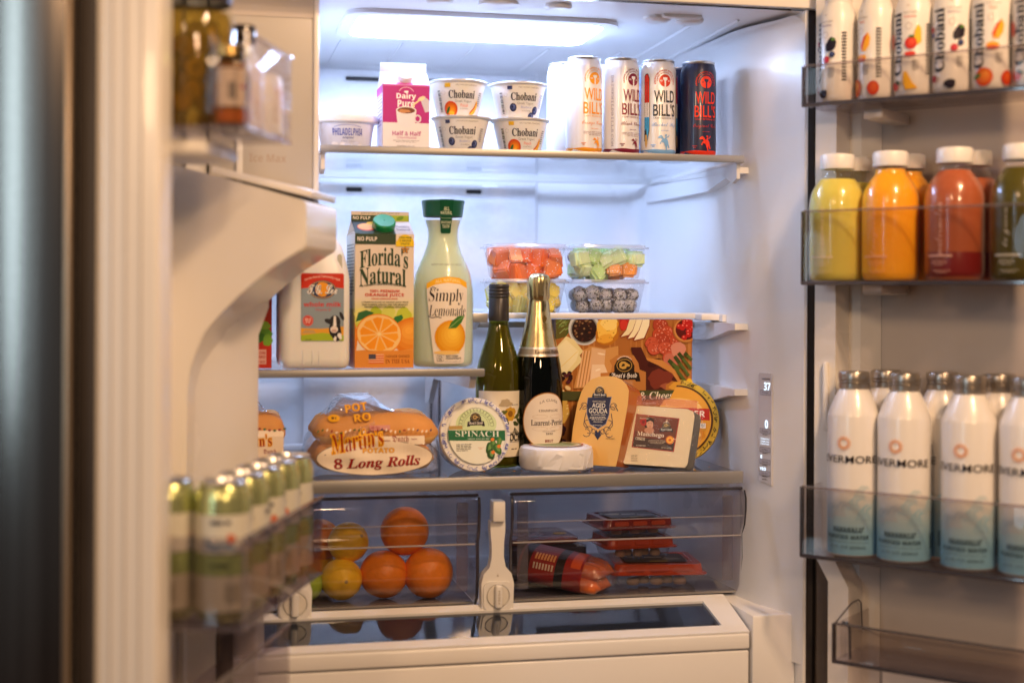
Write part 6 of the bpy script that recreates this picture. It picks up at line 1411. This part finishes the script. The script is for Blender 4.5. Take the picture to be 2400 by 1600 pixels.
# juice bottles
JP = [(.036, 0), (.0395, .003), (.0410, .012), (.0412, .070), (.0412, .108), (.0402, .120), (.0375, .130), (.0330, .139), (.0278, .1465), (.0236, .1515), (.0222, .156), (.0220, .162), (.0228, .164), (.0228, .166), (.0205, .167), (.0205, .178)]
def juice(s_, q_, col, fill, word, label, sed=None, rz=0.0, white=True):
    x, y, z = RL(s_, q_, .0165 + .0048)
    t = empty('juice_bottle', (x, y, z), RRZ + rz, label, 'juice bottle', 'juice bottles with white caps in the middle door bin')
    pr = [(r - .0014, z_ + .0012) for r, z_ in JP if z_ < fill - .001]; 
    pr.append((prof_r(JP, fill) - .0014, fill)); 
    nm = 'juice_' + word.replace(' ', '_')
    G().lathe(pr, 48).obj('juice', mat(nm, hx(col), rough=.25, vary=.10, bscale=55, sss=.5, sscale=.02, sssr=(1, .7, .4)), t, smooth=60)
    if sed:
        G().lathe([(.0350, .0030), (.0385, .006), (.0402, .014), (.0403, .034), (.0400, .040)], 48, wob=lambda a, z_: 1 + .0 * a).obj('sediment', mat('juice_sediment', hx('#7c1210'), rough=.3), t, smooth=60)
    G().lathe(JP, 56).obj('bottle', clear('juice_bottle_plastic', (.99, .99, .985), ior=1.42, rough=.03, haze=.02, refl=1.0), t, smooth=60)
    G().lathe([(.0246, .1640), (.0250, .1655), (.0250, .1820), (.0236, .1850), (.0200, .1858), (.001, .1860)], 48, cap0=False, cap1=False, wob=lambda a, z_: 1 + .010 * (sin(44 * a) > 0) * (z_ < .183)).obj('cap', CUP, t)
    k = Ink(lath(JP, .0410), .003, vstep=.02, h0=.0006)
    ic = {'lemonade': '#e6d28a', 'tangerine': '#f0b070', 'watermelon': '#d8a898', 'le green': '#c8c8b4'}[word]
    k.text(word, -.0080, .0720, .0720 if word != 'le green' else .052, .0110, ic, 'script', rot=90)
    k.rect(-.0260, .0110, .0330, .0362, ic); k.greek(-.0075, .0250, .024, .0090, 3, ic, 4, fill=.4); k.greek(-.0040, .0130, .026, .0050, 2, ic, 6, fill=.4)
    k.obj('print', PAPER, t)
juice(.0330, .0480, '#ded264', .149, 'lemonade', 'bottle of pale yellow juice, front row nearest the cabinet')
juice(.1140, .0480, '#ffb01c', .160, 'tangerine', 'bottle of bright orange juice, front row')
juice(.2070, .0480, '#b2603a', .154, 'watermelon', 'bottle of reddish brown juice with dark red sediment, front row', '#6a0c0a')
juice(.2990, .0480, '#544e06', .154, 'le green', 'bottle of dark olive green juice, front row')
juice(.0350, .1100 - .006, '#d0c040', .147, 'lemonade', 'bottle of yellow juice behind the pale yellow one', rz=2.5)
juice(.1180, .1100 - .006, '#e8951a', .160, 'tangerine', 'bottle of orange juice behind the bright orange one', rz=2.5)
juice(.2150, .1100 - .006, '#bc6430', .146, 'watermelon', 'bottle of reddish juice behind the reddish brown one', '#6a0c0a', rz=2.5)

# aluminium water bottles
AP = [(.0330, 0), (.0352, .002), (.0368, .006), (.0372, .012), (.0372, .199), (.0364, .204), (.0300, .220), (.0236, .234), (.0216, .237), (.0205, .2385), (.0200, .241)]
def water(s_, q_, rz, label):
    x, y, z = RL(s_, q_, -.3785 + .0048)
    t = empty('water_bottle', (x, y, z), RRZ + rz, label, 'water bottle', 'white and blue aluminium water bottles in the door bin')
    G().lathe(AP, 56).obj('bottle', mat('white_aluminium_paint', (.84, .82, .80), rough=.30, metal=.05, coat=.3), t, smooth=60)
    cpf = [(.0212, .2395), (.0222, .2405), (.0222, .2470), (.0208, .2480), (.0222, .2492), (.0222, .2510), (.0212, .2520), (.0222, .2532), (.0224, .2610), (.0212, .2640), (.019, .2646), (.001, .2648)]
    G().lathe(cpf, 56, cap0=False, cap1=False, wob=lambda a, z_: 1 + .014 * (sin(30 * a) > 0) * (z_ > .2525) * (z_ < .262)).obj('cap', mat('grey_metal_cap', (.42, .38, .34), rough=.30, metal=.9), t)
    k = Ink(cyl(.0372), .0035, h0=.0003)
    n_ = 16; lim = .105
    k.grad(-lim, lim, .0030, .092, [(0, '#86bcdc'), (.35, '#94c4dc'), (.62, '#b4d0dc'), (1, '#e6e2dc')], 20)
    for cx_, cy_, s2, c in ((.0190, .0950, .0130, '#ccd8dc'), (.0100, .0790, .0150, '#b8d2de'), (-.0100, .0700, .0150, '#bccad2'), (.0250, .0660, .0160, '#a8ccdc'), (-.0300, .0660, .0150, '#b4c8d4'), (.050, .085, .016, '#bcd4de')):
        k.poly([(cx_ - s2, cy_ - s2 * .8), (cx_ - s2 * .6, cy_ + s2 * .1), (cx_, cy_ + s2 * .62), (cx_ + s2 * .7, cy_ + s2 * .55), (cx_ + s2, cy_ + s2 * .1), (cx_ + s2 * .6, cy_ + s2 * .25), (cx_ + s2 * .2, cy_), (cx_ + s2 * .5, cy_ - s2 * .8)], c)
        k.ring(cx_ + s2 * .35, cy_ + s2 * .05, s2 * .45, s2 * .42, .0009, '#dfe0dc', 14, 20, 200)
    for i in range(14):
        a = 2 * pi * i / 14
        k.poly([(-.0065 + .0045 * cos(a - .15), .1630 + .0045 * sin(a - .15)), (-.0065 + .0095 * cos(a + .1), .1630 + .0095 * sin(a + .1)), (-.0065 + .0112 * cos(a + .28), .1630 + .0112 * sin(a + .28)), (-.0065 + .0060 * cos(a + .38), .1630 + .0060 * sin(a + .38))], '#eeae80')
    k.text('EVERMORE', .0000, .1400, .0840, .0105, '#2c2628', 'plain', off=.004)
    k.text("MANANALU'", -.0005, .0400, .0440, .0086, '#46606e', 'mono', off=.02); k.text('PURIFIED WATER', -.0020, .0290, .0620, .0056, '#3e5866', 'bold'); k.text('infused with electrolytes for taste', -.0010, .0215, .060, .0020, '#3e5866'); k.text('22 FL OZ (650ml)', -.0020, .0140, .0520, .0050, '#4e6876', 'plain')
    for i in range(8): k.rect(.0450, .0540, .020 + i * .0028, .0212 + i * .0028, '#2e4250')
    k.obj('label', CANINK, t)
water(.0600, .0480, .20, 'white and blue aluminium water bottle, front row nearest the cabinet')
water(.1360, .0480, .22, 'white and blue aluminium water bottle, second in the front row from the cabinet')
water(.2290, .0480, .20, 'white and blue aluminium water bottle, third in the front row from the cabinet')
water(.3090, .0480, .16, 'white and blue aluminium water bottle, cut off by the photo edge')
water(.0800, .1100 - .026 + .0, 1.2, 'grey capped aluminium water bottle behind the first front one') if False else water(.0830, .0860 + .026, 1.2, 'grey capped aluminium water bottle behind the first front one')
water(.1680, .0860 + .026, -1.0, 'grey capped aluminium water bottle behind the second front one')
water(.2500, .0860 + .026, -1.0, 'grey capped aluminium water bottle behind the third front one')

# ------------------------------------------------------------------ things in the left door
TP = [(.0250, 0), (.0285, .003), (.0325, .011), (.0330, .015), (.0330, .142), (.0322, .146), (.0290, .155), (.0275, .158)]
def tallcan(p, s_, rz, label):
    x, y, z = LL(p, s_, -.3855 + .0045)
    t = empty('drink_can', (x, y, z), -LA + rz, label, 'drink can', 'green topped drink cans in the dispenser door bin')
    G().lathe(TP, 56, cap1=False).obj('body', mat('green_can_paint', hx('#c3c98c'), rough=.24, metal=.75, vary=.04, bscale=30), t, smooth=50)
    G().lathe([(.0277, .158), (.0286, .1595), (.0286, .1620), (.0276, .1628), (.0268, .1600), (.0262, .1570), (.001, .1572)], 56, cap0=False, cap1=False).obj('lid', ALU, t)
    G().prism(rrect(-.006, .006, -.010, .012, .0055, 4), .1574, .1586, lambda u, v, a: (u, v, a)).obj('pull_tab', ALU, t)
    k = Ink(cyl(.0330, 0, 0.0), .004)
    k.rect(-.1035, .1035, .082, .126, '#dad7c8'); k.rect(-.1035, .1035, .0150, .0560, '#cfc8ac'); k.rect(-.1035, .1035, .056, .080, '#9aac62')
    for o_ in (-.060, .0, .060):
        k.greek(o_, .1175, .044, .0060, 1, '#3c4250', 7, fill=.8); k.ell(o_ + .012, .0990, .0050, .0055, '#d87048', wob=.1, seed=3); k.line([(o_ - .018, .0970), (o_ - .008, .0900), (o_ + .004, .0925), (o_ + .016, .0880)], .0050, '#7f98a8'); k.line([(o_ - .022, .0880), (o_, .0855), (o_ + .02, .0870)], .0022, '#93a8b4')
        k.greek(o_, .0680, .040, .0050, 1, '#46542a', 8, fill=.8); k.greek(o_ + .014, .036, .020, .022, 6, '#7a6f4c', 4, fill=.35)
    k.obj('label', CANINK, t)
    return t
c0 = tallcan(-.0385, .0420, -1.35, 'green topped drink can, largest in view, at the front corner of the smoky bin')
spots = [(-.0385, .112, 'second in the row of cans beside the bin front'), (-.0385, .182, 'third in the row of cans beside the bin front'), (-.0385, .252, 'fourth in the row of cans beside the bin front'), (-.0385, .317, 'last of its row, next to the drawers'),
         (-.1060, .0420, 'against the door liner, partly cut off by the liner rim')]
for i, (p, s_, lb) in enumerate(spots):
    c = copy_tree(c0); x, y, z = LL(p, s_, -.3855 + .0045); c.location = (x, y, z + EYE); c.rotation_euler = (0, 0, -LA - 1.35 + (i * .7) % .9 - .4); c['label'] = 'green topped drink can, ' + lb

# pickle jar
x, y, z = LL(-.0820, .0560, .188 + .0045)
t = empty('pickle_jar', (x, y, z), -LA, 'large glass jar of sliced pickles with a dark lid and a pale label', 'pickle jar'); t.scale = (1.02, 1.02, 1.17)
PJ = [(.040, 0), (.0455, .003), (.0480, .010), (.0480, .100), (.0465, .112), (.0420, .122), (.0400, .126), (.0400, .130)]
G().lathe(PJ, 56).obj('jar', clear('jar_glass', (.95, .96, .90), ior=1.5, rough=.03, haze=.01), t, smooth=60)
G().lathe([(.038, .003), (.0440, .005), (.0460, .011), (.0460, .098), (.0440, .109), (.040, .117)], 48).obj('brine', clear('brine', (.85, .70, .28), ior=1.33, rough=.05, haze=.30, hcol=(.62, .46, .09)), t, smooth=60)
G().lathe([(.0425, .1265), (.0435, .1275), (.0435, .1420), (.0420, .1440), (.001, .1442)], 48, cap0=False, cap1=False).obj('lid', mat('dark_jar_lid', (.05, .035, .06), rough=.3, metal=.6), t)
rb = random.Random(5)
pk = mat('pickle_slice', hx('#cdb04a'), rough=.3, sss=.3, sscale=.01, vary=.3, bscale=60); pk2 = mat('pickle_rim', hx('#6a6418'), rough=.35)
for i in range(26):
    a = rb.uniform(0, 6.28); rr = rb.uniform(.014, .030); zz = .016 + (i % 9) * .0108; R_ = rb.uniform(.0125, .0150)
    M_ = Matrix.Translation((rr * cos(a), rr * sin(a), zz)) @ Matrix.Rotation(a, 4, 'Z') @ Matrix.Rotation(radians(rb.uniform(55, 110)), 4, 'Y')
    g = G().lathe([(.001, -.002), (R_ * .86, -.0022)], 18, cap0=False, cap1=False, M=M_).lathe([(R_ * .86, .0022), (.001, .002)], 18, cap0=False, cap1=False, M=M_).lathe([(R_ * .86, -.0022), (R_, -.001), (R_, .001), (R_ * .86, .0022)], 18, cap0=False, cap1=False, mi=1, M=M_)
    g.obj('pickle_slice', [pk, pk2], t, smooth=60)
k = Ink(cyl(.0480, 0, radians(-62)), .004); k.rect(-.060, -.034, .030, .080, '#cfc0ae'); k.obj('label', PAPER, t)
x, y, z = LL(-.0290, .0300, .188 + .0045)
t = empty('relish_jar', (x, y, z), -LA, 'small narrow jar with a pale label over orange contents, in front of the pickle jar', 'jar')
G().lathe([(.020, 0), (.0228, .002), (.0235, .006), (.0235, .070), (.0215, .078), (.0200, .080), (.0200, .083)], 40).obj('jar', clear('jar_glass'), t, smooth=60)
G().lathe([(.019, .002), (.0222, .004), (.0222, .066), (.020, .074)], 36).obj('relish', mat('orange_relish', hx('#96601c'), rough=.3, sss=.3, sscale=.01, vary=.4, bscale=90), t, smooth=60)
G().lathe([(.0218, .080), (.0226, .081), (.0226, .092), (.0215, .0935), (.001, .0936)], 36, cap0=False, cap1=False).obj('lid', mat('brass_lid', (.55, .40, .15), rough=.25, metal=1.0), t)
k = Ink(cyl(.0235, 0, radians(-45)), .003); k.rect(-.026, .024, .022, .066, '#d9c6b4'); k.rect(-.026, .024, .004, .018, '#a8581c'); k.rect(-.013, -.004, .030, .050, '#8a8078'); k.ell(.014, .045, .0040, .0160, '#3c2a34'); k.ell(.005, .045, .003, .003, '#a02a5a'); k.obj('label', PAPER, t)
# squeeze bottle with a black cap and two white tubs of dressing
x, y, z = LL(-.0520, .1480, .188 + .0045)
t = empty('sauce_bottle', (x, y, z), -LA, 'pale sauce bottle with a black cap rising above the clear bin', 'sauce bottle')
SP = [(.022, 0), (.0245, .003), (.0255, .010), (.0255, .080), (.0235, .095), (.0160, .105), (.0125, .110), (.0120, .122)]
G().lathe(SP, 44).obj('bottle', mat('pale_sauce_plastic', (.74, .74, .78), rough=.3, coat=.3), t, smooth=60)
G().lathe([(.0158, .1180), (.0165, .1190), (.0165, .1380), (.0155, .1395), (.001, .1397)], 36, cap0=False, cap1=False).obj('cap', mat('black_cap', (.02, .016, .016), rough=.2, coat=.6), t)
for s_, p, h_, lb in ((.085, -.0330, .090, 'small white bottle pressed against the front of the clear bin'), (.150, -.0290, .080, 'small white bottle behind the other one in the clear bin')):
    x, y, z = LL(p, s_, .188 + .0045)
    t = empty('dressing_bottle', (x, y, z), -LA, lb, 'dressing bottle', 'small white bottles in the clear bin')
    G().lathe([(.025, 0), (.0268, .002), (.0272, .008), (.0272, h_ - .016), (.0245, h_ - .004), (.0180, h_), (.001, h_ + .0004)], 40, cap1=False).obj('bottle', mat('bright_white_bottle', (.84, .84, .86), rough=.4), t, smooth=60)
    k = Ink(cyl(.0272, 0, -.5), .003); k.rr(-.004, .004, .018, .036, .001, '#c8b088'); k.rr(-.0032, .0032, .0188, .0352, .001, '#e8e6e8'); k.obj('label', PAPER, t)

# ------------------------------------------------------------------ lettering on the refrigerator itself
k = Ink(lambda u, v, h: (u, -h, v)); k.text('Ice Max', .110, .0, .052, .0115, '#b3a49a', 'bold'); o = k.obj('raised_lettering', PAPER, ib); o.location = (-.006, 2.0852, .193)
def cpw(u, v, h): return (.8733 + u * .309 - (h + .0018) * .951, 2.134 - u * .951 - (h + .0018) * .309, -.125 + v)
k = Ink(cpw); DK = '#4a4a58'
k.text('SAMSUNG', .0180, -.0055, .0190, .0028, DK, 'bold')
for y_, w2 in ((-.0270, 'Fridge'), (-.0870, 'Freezer'), (-.1160, 'Ice Maker'), (-.1350, 'Water Filter'), (-.1530, 'Door Alarm')):
    k.rr(.0045, .0295, y_ - .0038, y_ + .0038, .0012, DK); k.rr(.0050, .0290, y_ - .0033, y_ + .0033, .0010, '#b4b4c2'); k.text(w2, .0170, y_, .0150, .0030, DK, 'plain')
for y_ in (-.0925, -.1215, -.1405, -.1580, -.1625): k.greek(.0170, y_, .022, .0022, 1, DK, 3)
k.obj('button_print', PAPER, ctrl)
k = Ink(cpw, h0=.0005)
LIT = glow('lit_display', (.72, .86, 1.0), 1.7)
k.text('37', .0210, -.0170, .0150, .0125, '#ffffff', 'bold'); k.text('0', .0200, -.0760, .0070, .0130, '#ffffff', 'bold')
for i in range(3): k.text('Cubed Crushed'[:9 + i], .0165, -.0990 - i * .0040, .0200, .0024, '#ffffff', 'plain')
k.text('8', .0080, -.1275, .0040, .0055, '#ffffff', 'bold'); k.text('YEO', .0120, -.1465, .0140, .0050, '#ffffff', 'bold')
k.obj('lit_digit', LIT, ctrl)
k = Ink(lambda u, v, h: (u, -.0262 - h, v)); k.text('FRESH', 0, .0260, .020, .0032, '#a59c92', 'bold', rot=90); k.obj('lettering', PAPER, dv1)
k = Ink(lambda u, v, h: (u, -.0142 - h, v)); k.rr(-.0014, .0014, .0555, .0580, .0004, '#b5aca2'); k.ring(0, .0588, .0009, .0012, .0003, '#b5aca2', 10, 0, 180); k.obj('lock_mark', PAPER, dv1)
